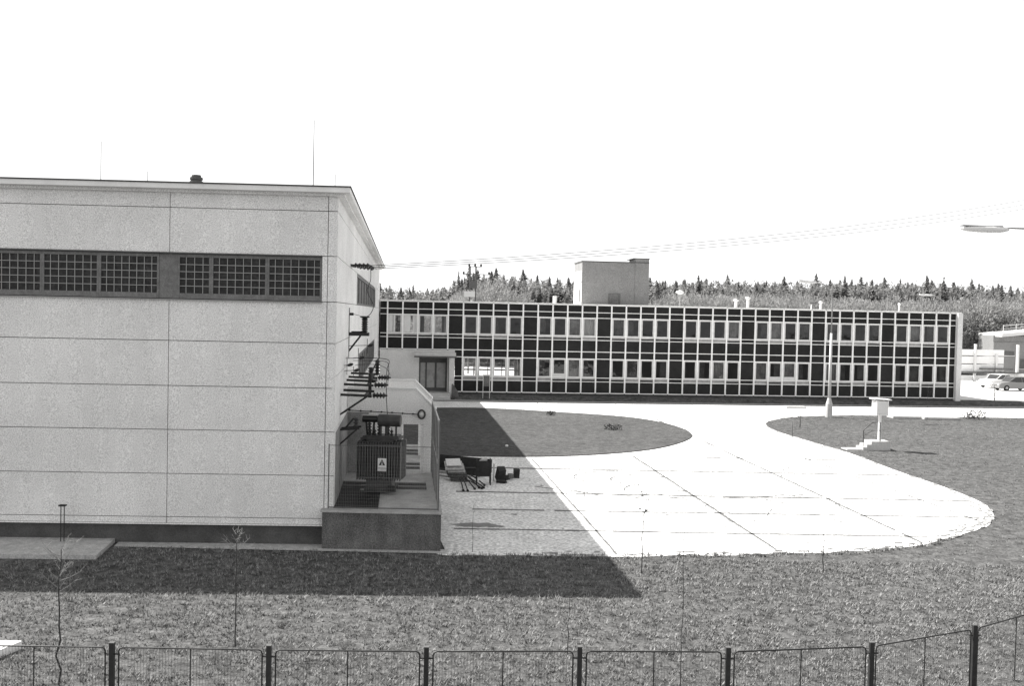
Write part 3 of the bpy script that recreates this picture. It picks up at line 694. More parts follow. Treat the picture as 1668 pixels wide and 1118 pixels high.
# ------------------------------------------------------------------ office building
off = empty('office_building', tuple(OO), OA, 'long low two storey office block with a dark facade ruled by a pale grid', 'building')
K0, KS, NK = 0.55, 1.195, 40
mk = [K0+KS*k for k in range(NK)]; END = mk[-1]+0.55
ZT_ = 7.60
ZF = [0.50,1.43,1.74,3.27,3.84,4.78,5.07,6.57,7.01,7.60]
GS = 5.92    # where the curtain wall reaches the ground floor
def obx(mb, a, b, y0, y1, z0, z1): return mb.box(a, b, y0, y1, z0, z1)
grid = MB()
for k, s in enumerate(mk):
    z0 = 3.84 if s < GS else 0.50
    obx(grid, s-0.055, s+0.055, -0.07, 0.03, z0, ZT_)
for z, th in ((0.50,.07),(1.43,.05),(1.74,.05),(3.27,.055),(3.84,.06),(4.78,.05),(5.07,.05),(6.57,.05),(7.01,.055),(7.60,.07)):
    a = 0.0 if z >= 3.8 else GS
    segs = [a]+[s for s in mk if s > a+0.1]+[END]
    for s0_, s1_ in zip(segs[:-1], segs[1:]):
        obx(grid, s0_+(0.055 if s0_ in mk else 0), s1_-(0.055 if s1_ in mk else 0), -0.06, 0.028, z-th/2, z+th/2)
grid.build('facade_grid', M['alu'], off)
# which modules carry windows: up: cells 0-3 windows, 4 blind, ... ; blind cells
blind = {4,9,14,19,24,29,34}
clad = MB(); 
def cell(mb, a, b, z0, z1): obx(mb, a+0.0, b-0.0, 0.03, 0.06, z0, z1)
cells = [(0.0, mk[0], -1)]+[(mk[i], mk[i+1], i) for i in range(NK-1)]+[(mk[-1], END, -2)]
win_up = [i for i in range(39) if i not in blind]
win_dn = [i for i in range(5, 39) if i not in blind]
for a, b, i in cells:
    cell(clad, a, b, 7.01, 7.6); cell(clad, a, b, 6.57, 7.01); cell(clad, a, b, 3.84, 4.78)
    if i not in win_up: cell(clad, a, b, 5.07, 6.57); cell(clad, a, b, 4.78, 5.07)
    if a >= GS-0.9:
        aa = max(a, GS)
        cell(clad, aa, b, 3.27, 3.84); cell(clad, aa, b, 0.5, 1.43)
        if i not in win_dn: cell(clad, aa, b, 1.74, 3.27); cell(clad, aa, b, 1.43, 1.74)
clad.build('cladding', M['clad'], off)
bright_sill = {0,1,12-2,11,25,27,31,32,36,37}
rs = random.Random(5)
def sillrow(mb, a, b, z0, z1, light):
    h = z1-z0
    obx(mb, a+.055, b-.055, 0.02, 0.045, z0+h*0.52, z1-0.02)
    if light: obx(mb, a+.055, b-.055, 0.01, 0.04, z0+0.03, z0+h*0.48)
for cells_, z0_, z1_, pr, lim in ((win_up,4.78,5.07,0.3,0),(win_dn,1.43,1.74,0.35,9)):
    runs = []
    for i in cells_:
        if runs and runs[-1][-1] == i-1: runs[-1].append(i)
        else: runs.append([i])
    for run in runs:
        sl1 = MB(); sbk = MB()
        for i in run: sillrow(sl1, mk[i], mk[i+1], z0_, z1_, rs.random() < pr or i < lim)
        obx(sbk, mk[run[0]], mk[run[-1]+1], 0.046, 0.075, z0_, z1_)
        so_ = sbk.build('sill_panel', M['clad2'], off); sl1.build('sill_band', M['sill'], so_)
def window(i, z0, z1, clear, opened):
    a, b = mk[i]+0.055, mk[i+1]-0.055; f = 0.115
    w_ = MB()
    obx(w_, a, a+f, -0.035, 0.05, z0, z1); obx(w_, b-f, b, -0.035, 0.05, z0, z1)
    lo = 0.07 if not opened else 0.30
    obx(w_, a+f, b-f, -0.03, 0.05, z0, z0+lo); obx(w_, a+f, b-f, -0.03, 0.05, z1-0.08, z1)
    o = w_.build('window', M['frame'], off)
    if opened: o['label'] = 'window with a broad white lower rail'
    p = MB(); p.add([(a+f,0.02,z0+lo),(b-f,0.02,z0+lo),(b-f,0.02,z1-0.08),(a+f,0.02,z1-0.08)],[(0,1,2,3)])
    p.build('pane', M['pane_clear'] if clear else M['pane'], o)
for i in win_up: window(i, 5.095, 6.545, i < 2, False)
for i in win_dn: window(i, 1.765, 3.24, i < 9, i in (11,26,27))
# plaster ground floor at left with entrance
t = MB()
obx(t, 0.0, 2.98, -0.02, 0.25, 0.0, 3.78); obx(t, 5.47, 5.90, -0.02, 0.25, 0.0, 3.78); obx(t, 2.98, 5.47, -0.02, 0.25, 3.32, 3.78)
obx(t, 2.98, 3.1, 0.25, 1.15, 0.0, 3.3); obx(t, 5.35, 5.47, 0.25, 1.15, 0.0, 3.3)
t.build('entrance_wall', M['whiteplaster'], off)
t = MB(); obx(t, 2.72, 5.98, -1.15, 0.0, 3.30, 3.36); obx(t, 2.75, 5.95, -1.1, 0.0, 3.36, 3.62); t.build('canopy', [M['concrete']], off)
t = MB(); obx(t, 2.70, 6.0, -1.18, -1.12, 3.22, 3.34); t.build('canopy_edge', M['gdark'], off)
d_ = MB()
obx(d_, 3.1,5.35,0.93,1.0,2.72,3.3)
for a, b in ((3.1,3.22),(3.62,3.74),(4.36,4.52),(5.22,5.35)): obx(d_, a,b,0.9,1.0,0.45,2.72)
obx(d_, 3.1,5.35,0.92,0.99,0.45,0.72)
dr = d_.build('entrance_door', M['gdark'], off)
t = MB(); 
for a, b in ((3.22,3.62),(3.74,4.36),(4.52,5.22)): obx(t, a,b,0.95,0.96,0.72,2.72)
t.build('pane', M['sill'], dr)
t = MB()
for a in (4.30,4.58): t.tube([(a,0.86,1.35),(a,0.86,1.75)],0.02,6)
t.build('handle', M['galv'], dr)
t = MB(); obx(t, 2.9,5.55,-1.3,0.9,0.0,0.42); obx(t, 2.9,5.55,-1.65,-1.3,0.0,0.28); obx(t, 2.9,5.55,-2.0,-1.65,0,0.14); t.build('entrance_step', M['concrete'], off)
# plinth, end pier, roof, back and inner slabs
t = MB(); obx(t, GS, END, 0.10, 0.4, -0.1, 0.47); t.build('plinth', M['plinth'], off)
t = MB(); obx(t, END, END+0.42, -0.35, 13.0, -0.1, 7.62); t.build('end_wall', M['whiteplaster'], off)
t = MB(); obx(t, -0.5, END+0.45, -0.10, 13.2, 7.64, 7.70); t.build('roof', M['fascia'], off)
t = MB(); obx(t, 0.0, END, 0.08, 12.8, 7.1, 7.63); obx(t, 0.0, END, 0.08, 12.8, 3.60, 4.0); obx(t, 0.0, END, 0.42, 12.8, 0.2, 0.5); t.build('floor_slabs', M['interior'], off)
t = MB()
# back wall with openings behind the see-through bays
up_open = [(0.95,1.55),(2.05,2.42),(2.62,3.0)]
def backwall(z0, z1, opens, zo0, zo1):
    xs = [0.0]+[v for o in opens for v in o]+[END]
    for i in range(0, len(xs), 2): obx(t, xs[i], xs[i+1], 12.6, 12.8, z0, z1)
    for a, b in opens: obx(t, a, b, 12.6, 12.8, z0, zo0); obx(t, a, b, 12.6, 12.8, zo1, z1)
backwall(4.0, 7.1, [(-0.0+0.3,2.9),(3.6,5.2)], 4.6, 6.9)
backwall(0.5, 3.6, [(5.9,12.3)], 0.8, 3.45)
for s in [mk[k] for k in (4,5,9,10,14,19,24,29,34)]: obx(t, s+0.1, s+0.2, 0.12, 12.6, 4.0, 7.1)
for s in [mk[k] for k in (4,10,14,19,24,29,34)]: obx(t, s+0.1, s+0.2, 0.12, 12.6, 0.5, 3.6)
obx(t, 5.5, END, 6.0, 6.1, 4.0, 7.1); obx(t, mk[10], END, 6.0, 6.1, 0.5, 3.6)
t.build('inner_walls', M['interior'], off)
t = MB()
for a in (6.9,8.2,9.5,10.8): obx(t, a, a+0.08, 12.62, 12.7, 0.8, 3.45)
obx(t, 5.9, 12.3, 12.62, 12.72, 1.48, 1.62)
for a in (1.1,1.9,2.7): obx(t, a, a+0.12, 12.62, 12.7, 4.6, 6.9)
t.build('rear_glazing_bars', M['gdark'], off)
t = MB(); obx(t, 11.0, 11.25, 3.0, 3.25, 0.5, 3.6); t.build('lobby_column', M['whiteplaster'], off)
t = MB()
for a, b in ((mk[0]+.17, mk[0]+.42),(mk[0]+.46, mk[0]+.62),(mk[1]+.17, mk[1]+.62),(mk[1]+.80, mk[1]+1.02)):
    w0 = MB(); obx(w0, a, b, 0.085, 0.10, 5.17, 6.47); w0.build('blind', M['white'], off)
# curtains, blinds and furniture seen behind some panes
cur_up = {2:.2,7:0,10:1,12:2,13:3,15:2,16:1,23:3,25:1,26:2,28:2,30:2,31:0,33:1,36:2,37:1}
cur_dn = {10:1,12:2,13:1,16:2,18:1,21:1,22:2,25:3,26:1,27:2,28:1,30:3,31:1,32:1,35:1,36:2,38:1}
def curtain(i, z0, z1, k, r):
    a, b = mk[i]+0.1, mk[i+1]-0.1
    t = MB(); n = 14
    fr = {0:0.3, 1:0.55, 2:1.0, 3:1.0}.get(k, 0.25)
    if k == 1 and r.random() < 0.5: a, b = b-(b-a)*fr, b
    else: b = a+(b-a)*fr
    for j in range(n):
        x0 = a+(b-a)*j/n; x1 = a+(b-a)*(j+1)/n; y0 = 0.16+0.03*(j % 2); y1 = 0.16+0.03*((j+1) % 2)
        zb = z0+(0.25*abs(math.sin(j*1.7)) if k == 1 else 0)
        t.add([(x0,y0,zb),(x1,y1,zb),(x1,y1,z1),(x0,y0,z1)],[(0,1,2,3)])
    t.build('curtain', M['roofwhite'] if k == 3 and z0 > 4 and i == 13 else M['curtain'] if k == 3 else M['curtain_d'] if k != 2 else (M['curtain_d'] if r.random() < 0.5 else M['curtain']), off)
for i, k in cur_up.items(): curtain(i, 5.08, 6.56, k, rs)
for i, k in cur_dn.items(): curtain(i, 1.75, 3.26, k, rs)
# rooftop penthouse
ph = MB()
phx, phz = 5.86, 11.35
P0 = Vector((5.86,85.0)); P1 = Vector((11.58,85.55)); D = Vector((-0.1,1)).normalized()*4.1
q = [P0, P1, P1+D, P0+D]
pt = empty('roof_penthouse', (5.86,85.0,7.7), 0, 'grey windowless lift house on the office roof with a raised right corner', 'building')
loc = [(v.x-5.86, v.y-85.0) for v in q]
t = MB(); t.prism(loc, -0.05, 3.66); t.build('walls', M['brick'], pt)
loc2 = [(v.x-5.86+dx, v.y-85.0+dy) for v, dx, dy in zip(q, (-.06,.06,.06,-.06), (-.06,-.06,.06,.06))]
t = MB(); t.prism(loc2, 3.66, 3.74); t.build('roof', M['roofing'], pt)
a0 = (P1-P0)*0.80; a1 = (P1-P0)*1.008
t = MB(); t.prism([(a0.x,a0.y-0.05),(a1.x,a1.y-0.05),(a1.x+D.x*0.6,a1.y+D.y*0.6),(a0.x+D.x*0.6,a0.y+D.y*0.6)],-0.04,4.02); t.build('raised_corner', M['brick'], pt)
t = MB(); t.prism([(a0.x-.2,a0.y-0.1),(a1.x+.05,a1.y-0.1),(a1.x+D.x*0.65,a1.y+D.y*0.65),(a0.x+D.x*0.6-.2,a0.y+D.y*0.65)],4.02,4.08); t.build('corner_cap', M['roofing'], pt)
t = MB(); t.box(2.3,3.3,0.17,0.21,-0.02,1.0); t.build('door', M['retain'], pt)
t = MB()
nrm = Vector((-1,-0.1)).normalized()
for f0, f1, z0, z1 in ((0.0,1.0,1.9,1.95),(0.15,0.3,0.2,1.3)):
    p0 = D*f0; p1 = D*f1
    t.add([(p0.x-0.01,p0.y,z0),(p1.x-0.01,p1.y,z0),(p1.x-0.01,p1.y,z1),(p0.x-0.01,p0.y,z1),(p0.x-0.05,p0.y,z0),(p1.x-0.05,p1.y,z0),(p1.x-0.05,p1.y,z1),(p0.x-0.05,p0.y,z1)],
          [(0,1,2,3),(7,6,5,4),(0,4,5,1),(1,5,6,2),(2,6,7,3),(3,7,4,0)])
t.build('side_slot', M['gdark'], pt)
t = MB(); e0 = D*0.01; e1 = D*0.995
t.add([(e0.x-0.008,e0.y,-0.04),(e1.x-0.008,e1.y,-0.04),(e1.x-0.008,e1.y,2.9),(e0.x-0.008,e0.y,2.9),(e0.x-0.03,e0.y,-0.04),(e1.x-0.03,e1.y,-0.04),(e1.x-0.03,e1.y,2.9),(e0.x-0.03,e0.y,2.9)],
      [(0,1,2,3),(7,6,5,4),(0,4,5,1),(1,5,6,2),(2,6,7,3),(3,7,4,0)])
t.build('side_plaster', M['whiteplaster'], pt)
# small roof fittings: (s along facade, back, height, kind)
def roof_pipe(px_s, t_, h, r, lab, cap=True, m_='roofwhite'):
    v = ow(px_s, t_, 7.7); o = empty('roof_pipe', v, 0, lab, 'vent pipe', 'vent pipes on the office roof')
    t = MB(); t.tube([(0,0,0),(0,0,h)], r, 8); t.build('pipe', M[m_], o)
    if cap: t = MB(); t.lathe((0,0,h),(0,0,h+0.22),[(0,r*1.1),(.3,r*1.8),(.8,r*1.6),(1,r*0.4)],10); t.build('cowl', M[m_], o, True)
def sx_px(px): # facade parameter for an image column at the roof edge, worked out from the survey
    return K0+KS*np.interp(px, [632.7,755.8,877.9,997.2,1114.8,1231.5,1346.4,1458.5,1548],[0,5,10,15,20,25,30,35,39])
for px, h, r, cap, lab in ((905,0.62,0.16,False,'stubby white pipe on the office roof left of the lift house'),(1207,0.5,0.13,True,'left one of the two hooded white vents side by side on the office roof'),(1227,0.72,0.13,True,'taller right one of the two hooded white vents on the office roof'),
                           (1349,0.5,0.10,True,'hooded white vent on the office roof just beside the lamp mast'),(1479,0.5,0.07,True,'slim hooded vent on the office roof near its right end')):
    roof_pipe(sx_px(px)+0.25, 2.0, h, r, lab, cap)
o = empty('roof_pole', ow(sx_px(1459),1.5,7.7), 0, 'plain thin pole standing on the right part of the office roof', 'pole')
t = MB(); t.tube([(0,0,0),(0,0,1.35)],0.03,6,0.02); t.build('shaft', M['galv'], o); t = MB(); t.lathe((0,0,0),(0,0,.1),[(0,.09),(1,.05)],8); t.build('foot', M['gdark'], o)
o = empty('roof_stub', ow(sx_px(1448),1.2,7.7), 0, 'tiny dark stub vent beside the thin roof pole', 'vent')
t = MB(); t.lathe((0,0,0),(0,0,0.16),[(0,.09),(.5,.09),(.55,.22),(.9,.2),(1,.08)],10); t.build('cowl', M['gdark'], o)
o = empty('roof_bracket', ow(sx_px(1334),1.5,7.7), 0, 'dark angled fitting on the office roof left of the lamp mast', 'bracket')
t = MB(); t.tube([(0,0,0),(0,0,0.42)],0.06,6); t.build('stem', M['roofwhite'], o); t = MB(); t.beam((-0.15,0,0.5),(0.5,0.1,0.58),0.12,0.12); t.build('arm', M['gdark'], o)

# ------------------------------------------------------------------ street lamps
def lum(o, p, d, L_=1.15, w_=0.30, m_='white', cover='roofwhite'):
    """cobra luminaire from p in direction d (unit)"""
    p = Vector(p); d = Vector(d).normalized(); r = Vector((-d.y,d.x,0)).normalized(); up = Vector((0,0,1))
    t = MB(); n = 9; rings = []
    for i in range(n):
        s = i/(n-1); ww = w_/2*(0.45+0.55*math.sin(PI*min(1,s*0.85+0.15))**0.6); hh = 0.10*(0.5+0.5*math.sin(PI*(s*0.8+0.15)))
        if i in (0,n-1): ww *= 0.5; hh *= 0.5
        c = p+d*L_*s; rings.append([c-r*ww, c-r*ww*0.7+up*hh*0.9, c+r*ww*0.7+up*hh*0.9, c+r*ww, c+r*ww*0.75-up*hh, c-r*ww*0.75-up*hh])
    vs = [v for q in rings for v in q]; fs = []
    for i in range(n-1):
        for j in range(6): fs.append((i*6+j, i*6+(j+1)%6, (i+1)*6+(j+1)%6, (i+1)*6+j))
    fs.append((5,4,3,2,1,0)); fs.append(tuple((n-1)*6+j for j in range(6))); t.add(vs, fs)
    ob = t.build('lamp_head', M[m_], o, True)
    t = MB(); c0 = p+d*L_*0.15+up*0.09; c1 = p+d*L_*0.98+up*0.085; t.beam(c0,c1,w_*0.7,0.02); t.build('top_cover', M[cover], ob)
    return ob
# mast in front of the office
o = empty('street_lamp', (22.34,69.63,0), 0, 'tall street lamp with thick concrete base standing before the office facade', 'street lamp', 'street lamps')
t = MB(); t.lathe((0,0,-0.05),(0,0,1.35),[(0,.24),(0.7,.23),(0.85,.17),(1,.12)],14); t.build('base', M['concrete'], o)
t = MB(); t.lathe((0,0,1.35),(0,0,5.9),[(0,.115),(1,.085)],12); t.build('lower_mast', M['roofwhite'], o, True)
t = MB(); t.tube([(0,0,5.9),(0,0,8.0),(-0.05,0,8.6),(-0.3,0,9.1),(-0.7,0,9.35),(-1.15,0,9.42)],0.05,8,0.035); t.build('arm', M['galv'], o, True)
lum(o, (-1.1,0,9.42), (-1,0,0.06), 1.35, 0.36)
# lamp beyond the office
o = empty('street_lamp', (41.4,95.2,0), 0, 'street lamp whose arched arm and head rise behind the right end of the office roof', 'street lamp', 'street lamps')
t = MB(); t.tube([(0,0,0),(0,0,7.6),(-0.05,0,8.3),(-0.35,0,8.95),(-0.9,0,9.3),(-1.3,0,9.4)],0.06,8,0.04); t.build('mast', M['galv'], o, True)
lum(o, (-1.3,0,9.42), (-1,0,0.03), 1.3, 0.36)
# near lamp reaching in from the right
o = empty('street_lamp', (18.0,30.2,0), 0, 'large near street lamp head reaching in from the right edge against the sky', 'street lamp', 'street lamps')
t = MB(); t.tube([(0,0,0),(0,0,7.8),(-0.1,0,8.8),(-0.6,0,9.45),(-1.5,-0.1,9.68),(-3.2,-0.2,9.70)],0.075,10,0.03); t.build('mast', M['galv'], o, True)
lum(o, (-3.15,-0.2,9.64), (-1,0,0.01), 1.45, 0.34, 'white', 'gdark')
# round lamp behind the roof
o = empty('globe_lamp', (15.75,94.0,0), 0, 'round white lamp globe just above the office roof right of the lift house', 'street lamp')
t = MB(); t.tube([(0,0,0),(0,0,9.0)],0.06,6); t.build('mast', M['galv'], o); t = MB(); t.lathe((0,0,8.95),(0,0,9.35),[(0,.08),(.25,.34),(.5,.42),(.8,.3),(1,.06)],12); t.build('globe', M['roofwhite'], o, True)

# far utility pole
o = empty('utility_pole', (-4.5,110,0), 0, 'far utility pole with two crossarms and a pale transformer box above the office roof', 'utility pole')
for dx in (-0.3,0.35): 
    t = MB(); t.tube([(dx,0,0),(dx,0,11.9)],0.09,6); t.build('pole', M['gdark'], o)
for z, a, b in ((11.85,-0.5,1.0),(11.0,-1.1,1.9)):
    t = MB(); t.box(a,b,-0.06,0.06,z,z+0.08); t.build('crossarm', M['gdark'], o)
    for k in (a+0.1,(a+b)/2,b-0.1):
        q_ = MB(); q_.lathe((k,0,z+0.08),(k,0,z+0.35),[(0,.08),(.5,.14),(1,.05)],8); q_.build('insulator', M['black'], o)
t = MB(); t.box(-0.9,0.3,-0.4,0.3,8.55,9.15); t.build('transformer_box', M['roofwhite'], o)
t = MB(); t.box(-0.4,0.5,-0.2,0.2,9.5,10.3); t.build('switch', M['gdark'], o)

# ------------------------------------------------------------------ weather box with steps
o = empty('instrument_shelter', (19.55,52.5,0), math.radians(6), 'white louvred weather instrument box on a slim white post', 'instrument box')
t = MB(); t.box(-0.06,0.06,-0.06,0.06,0.48,1.84); t.build('post', M['white'], o)
t = MB(); t.box(-0.33,0.33,-0.28,0.28,1.84,1.90); t.box(-0.33,-0.27,-0.28,-0.22,1.9,2.62); t.box(0.27,0.33,-0.28,-0.22,1.9,2.62); t.box(-0.33,-0.27,0.22,0.28,1.9,2.62); t.box(0.27,0.33,0.22,0.28,1.9,2.62)
for k in range(12):
    z = 1.93+k*0.056
    t.obox((0,-0.25,z+.02),(0.268,0,0),(0,0.012,0.022),(0,0.003,-0.003)); t.obox((0,0.25,z+.02),(0.268,0,0),(0,0.012,-0.022),(0,0.003,0.003))
    t.obox((-0.30,0,z+.02),(0.012,0,0.022),(0,0.218,0),(0.003,0,-0.003)); t.obox((0.30,0,z+.02),(0.012,0,-0.022),(0,0.218,0),(0.003,0,0.003))
t.box(-0.26,0.26,-0.2,0.2,1.91,2.60)
t.build('louvred_box', M['white'], o)
t = MB(); t.obox((0.0,0,2.69),(0.46,0,-0.02),(0,0.36,0),(0.0,0,0.025)); t.build('lid', M['white'], o)
o = empty('stair_block', (19.0,52.5,0), math.radians(6), 'small flight of concrete steps climbing to the white instrument box', 'steps')
t = MB(); t.prism_y([(-0.50,0),(-0.50,0.17),(-0.30,0.17),(-0.30,0.32),(-0.05,0.32),(-0.05,0.48),(1.0,0.48),(1.0,0.0)],-0.42,0.42); t.build('steps', M['concrete'], o)
t = MB(); t.box(-1.35,-0.52,-0.38,0.38,0.0,0.05); t.build('foot_slab', M['concrete'], o)
o = empty('handrail', (19.0,52.5,0), math.radians(6), 'thin dark bent handrail beside the concrete steps', 'handrail')
t = MB(); t.tube([(-0.48,-0.36,0.17),(-0.48,-0.36,1.05),(0.0,-0.36,1.48),(0.45,-0.36,1.48),(0.45,-0.36,0.48)],0.022,6); t.build('rail', M['post'], o)
t = MB(); t.tube([(-0.48,-0.36,0.75),(0.0,-0.36,1.05),(0.45,-0.36,1.05)],0.010,5); t.build('mid_rail', M['post'], o)

# slabs on the lawn
for (x, y, a, b, rz, lab) in ((27.9,70.2,1.1,0.5,5,'left half of the pair of pale concrete slabs lying by the road'),(30.2,69.9,1.3,0.45,4,'right half of the pair of pale concrete slabs lying by the road'),(21.8,76.1,0.8,0.3,6,'pale slab lying beside the footpath behind the lamp base')):
    t = MB(); t.box(-a,a,-b,b,0,0.13); t.box(-a*0.96,a*0.96,-b*0.9,b*0.9,0.13,0.145); ob = t.build('concrete_slab', M['concrete']); ob.location = (x,y,0.02); ob.rotation_euler = (0,0,math.radians(rz)); tag(ob, lab, 'slab', 'loose slabs on the lawn')

# ------------------------------------------------------------------ debris pile
o = empty('scrap_crate', (-1.02,39.25,0.012), math.radians(4), 'dark scorched crate standing on legs amid the scrap pile', 'crate')
t = MB()
t.box(-0.28,0.28,-0.25,-0.22,0.34,0.96); t.box(-0.28,0.28,0.22,0.25,0.34,0.96); t.box(-0.28,-0.25,-0.22,0.22,0.34,0.96); t.box(0.25,0.28,-0.22,0.22,0.34,0.96); t.box(-0.25,0.25,-0.22,0.22,0.34,0.38)
t.build('box', M['darkwood'], o)
for sx_, sy_ in ((-1,-1),(1,-1),(-1,1),(1,1)):
    t = MB(); t.box(sx_*0.27-0.025,sx_*0.27+0.025,sy_*0.24-0.025,sy_*0.24+0.025,0,0.93+0.06*sx_*sy_); t.build('leg', M['darkwood'], o)
t = MB(); t.obox((-0.12,-0.15,0.2),(0.13,0.02,0.03),(0,0.02,0.0),(-0.02,0,0.10)); t.build('rag', M['white'], o)
t = MB(); t.lathe((-0.1,0,0.8),(0.12,0.05,1.02),[(0,.16),(.5,.14),(1,.05)],8); t.build('bundle', M['wood'], o)
o = empty('board_stack', (-2.02,39.9,0.012), math.radians(-12), 'stack of boards topped with a pale sheet leaning in the scrap pile', 'boards')
r = random.Random(3)
for k in range(6):
    t = MB(); z = 0.05+k*0.085
    t.obox((-0.05*k+r.uniform(-.03,.03), 0.03*k, z+0.10),(0.36+r.uniform(-.05,.04),r.uniform(-.03,.03),0.02),(-0.12,0.30,0.12),(0,-0.008,0.022)); t.build('board', M['wood'] if k > 3 else M['retain'], o)
t = MB(); t.obox((-0.30,0.20,0.70),(0.30,0.02,0.02),(-0.10,0.24,0.10),(0,-.01,0.02)); t.build('top_sheet', M['whiteplaster'], o)
for k, (ax_, ay_, bx2, by2) in enumerate(((-1.98,39.3,-1.72,37.5),(-1.88,39.25,-1.55,37.45),(-1.80,39.3,-1.30,37.9),(-1.62,39.35,-1.14,38.15),(-1.66,39.5,-0.96,38.2),(-1.50,39.5,-0.95,38.75),(-1.75,39.2,-1.02,38.05))):
    a = Vector((ax_,ay_,0.24+0.03*(k % 3))); b = Vector((bx2,by2,0.05))
    t = MB(); t.tube([(0,0,0),tuple((b-a)*0.5+Vector((0.02,0,0.015*(k % 2)))),tuple(b-a)],0.024,6); t.tube([tuple((b-a)*0.96),tuple(b-a)],0.05,6); ob = t.build('scrap_rod', M['darkwood']); ob.location = a
    tag(ob, 'thin rod in the fan of rods spilling out from under the boards', 'rod', 'fan of rods at the scrap pile')
o = empty('scrap_trough', (-2.2,42.0,0.02), 0, 'long black metal trough lying behind the boards', 'trough')
t = MB(); t.prism([(-1.2,0.9),(1.0,0.4),(1.05,-0.8),(-1.1,-0.2)],0.0,0.10); t.obox((-0.1,0.35,0.36),(1.55,-0.34,-0.07),(0.01,0.03,0),(0.0,0.10,0.27)); t.obox((0.5,-0.9,0.2),(0.55,-0.1,0.02),(0.02,0.1,0),(0,0.05,0.14)); t.build('sheet', M['darkwood'], o)
t = MB(); t.beam((-1.1,-0.5,0.12),(0.3,-1.3,0.12),0.12,0.1); t.beam((-1.2,-0.95,0.08),(0.0,-1.9,0.08),0.10,0.08); t.build('beam', M['wood'], o)
for (x, y, sx_, sy_, sz_, rz, ti, lab, mm) in ((-0.38,40.2,.18,.15,.26,20,25,'tilted dark block just right of the scorched crate','darkwood'),(-0.12,40.4,.14,.12,.10,50,0,'low rubble lump between the dark block and the end cube','darkwood'),
        (0.06,40.5,.10,.12,.08,10,10,'grey rubble lump before the end cube','retain'),(0.30,40.9,.13,.12,.18,5,0,'dark cube at the right end of the scrap pile','darkwood'),(-0.62,39.9,.03,.03,.36,0,0,'short upright stick beside the crate','wood'),(-0.30,39.6,.2,.12,.05,-15,0,'flat dark offcut on the ground before the blocks','darkwood')):
    t = MB(); rr = random.Random(int(x*100)); c8 = [(a*sx_*rr.uniform(.8,1.1), b*sy_*rr.uniform(.8,1.1), c*sz_*2*rr.uniform(.85,1.05)) for a in (-1,1) for b in (-1,1) for c in (0,1)]
    t.add(c8, [(0,1,3,2),(4,6,7,5),(0,4,5,1),(2,3,7,6),(1,5,7,3),(0,2,6,4)])
    ob = t.build('scrap_block', M[mm]); ob.location = (x,y,0.015+(0.06 if ti else 0)); ob.rotation_euler = (math.radians(ti),0,math.radians(rz)); tag(ob, lab, 'scrap', 'scrap blocks')
# white stone in island
t = MB(); t.lathe((0,0,0),(0,0,0.1),[(0,.07),(.5,.09),(.9,.05),(1,.02)],7); ob = t.build('pale_stone', M['white']); ob.location = (-0.15,50.2,0.055); tag(ob, 'small white stone on the shaded lawn near the shadow edge', 'stone')
# small notice frame by the facade
o = empty('notice_board', tuple(ow(8.35,-1.6,0.1)), OA, 'small pale framed notice board on two legs before the lobby windows', 'sign')
t = MB(); t.box(-0.28,-0.24,-0.03,0.03,0,1.85); t.build('leg', M['frame'], o); t = MB(); t.box(0.24,0.28,-0.03,0.03,0,1.85); t.build('leg', M['frame'], o)
t = MB(); t.box(-0.24,0.24,-0.02,0.02,0.95,1.8); t.build('board', M['retain'], o); t = MB(); t.box(-0.30,0.30,-0.04,0.04,1.85,1.90); t.build('cap', M['frame'], o)
o = empty('entrance_bin', tuple(ow(6.0,-1.2,0.1)), OA, 'dark slanted boot scraper stand right of the entrance steps', 'stand')
t = MB(); t.prism_y([(-0.35,0),(0.25,0),(0.15,0.5),(-0.25,1.1),(-0.35,1.05)],-0.08,0.08); t.build('plate', M['retain'], o); t = MB(); t.box(-0.4,0.35,-0.15,0.15,-0.1,0.02); t.build('foot', M['gdark'], o)

# white board at lower left beyond the fence
t = MB(); t.prism([(-0.9,0),(0.55,0.05),(0.75,0.75),(-0.8,0.7)],0.0,0.16); t.prism([(-0.85,0.04),(0.5,0.08),(0.7,0.72),(-0.76,0.66)],0.16,0.175); ob = t.build('white_slab', M['white']); ob.location = (-10.25,18.6,0.0); tag(ob, 'white painted slab lying on the lawn at the left end behind the fence', 'slab')

# ------------------------------------------------------------------ mesh fence in the foreground
fp = [(-11.5,16.0,1.30),(-8.93,16.0,1.30),(-6.39,16.0,1.32),(-3.84,16.0,1.33),(-1.28,16.0,1.36),(1.21,16.0,1.42),(3.62,16.0,1.46),(6.17,16.6,1.40),(8.56,18.0,1.30),(10.9,19.6,1.3),(13.3,21.2,1.3)]
fn = empty('mesh_fence', (0,16,0), 0, 'dark wire mesh fence of framed panels between steel posts along the bottom', 'fence')
fp = [(x, y, h-0.085) for x, y, h in fp]
for i, (x, y, h) in enumerate(fp):
    y -= 16
    t = MB(); t.box(x-0.038,x+0.038,y-0.038,y+0.038,-0.02,h+0.07); pst = t.build('post', M['post'], fn)
    t = MB(); t.box(x-0.042,x+0.042,y-0.042,y+0.042,h+0.072,h+0.085); t.build('cap', M['gdark'], pst)
    t = MB(); t.box(x-0.11,x-0.04,y-0.012,y+0.012,h-0.12,h-0.10); t.box(x+0.04,x+0.11,y-0.012,y+0.012,h-0.12,h-0.10); t.build('bracket', M['post'], pst)
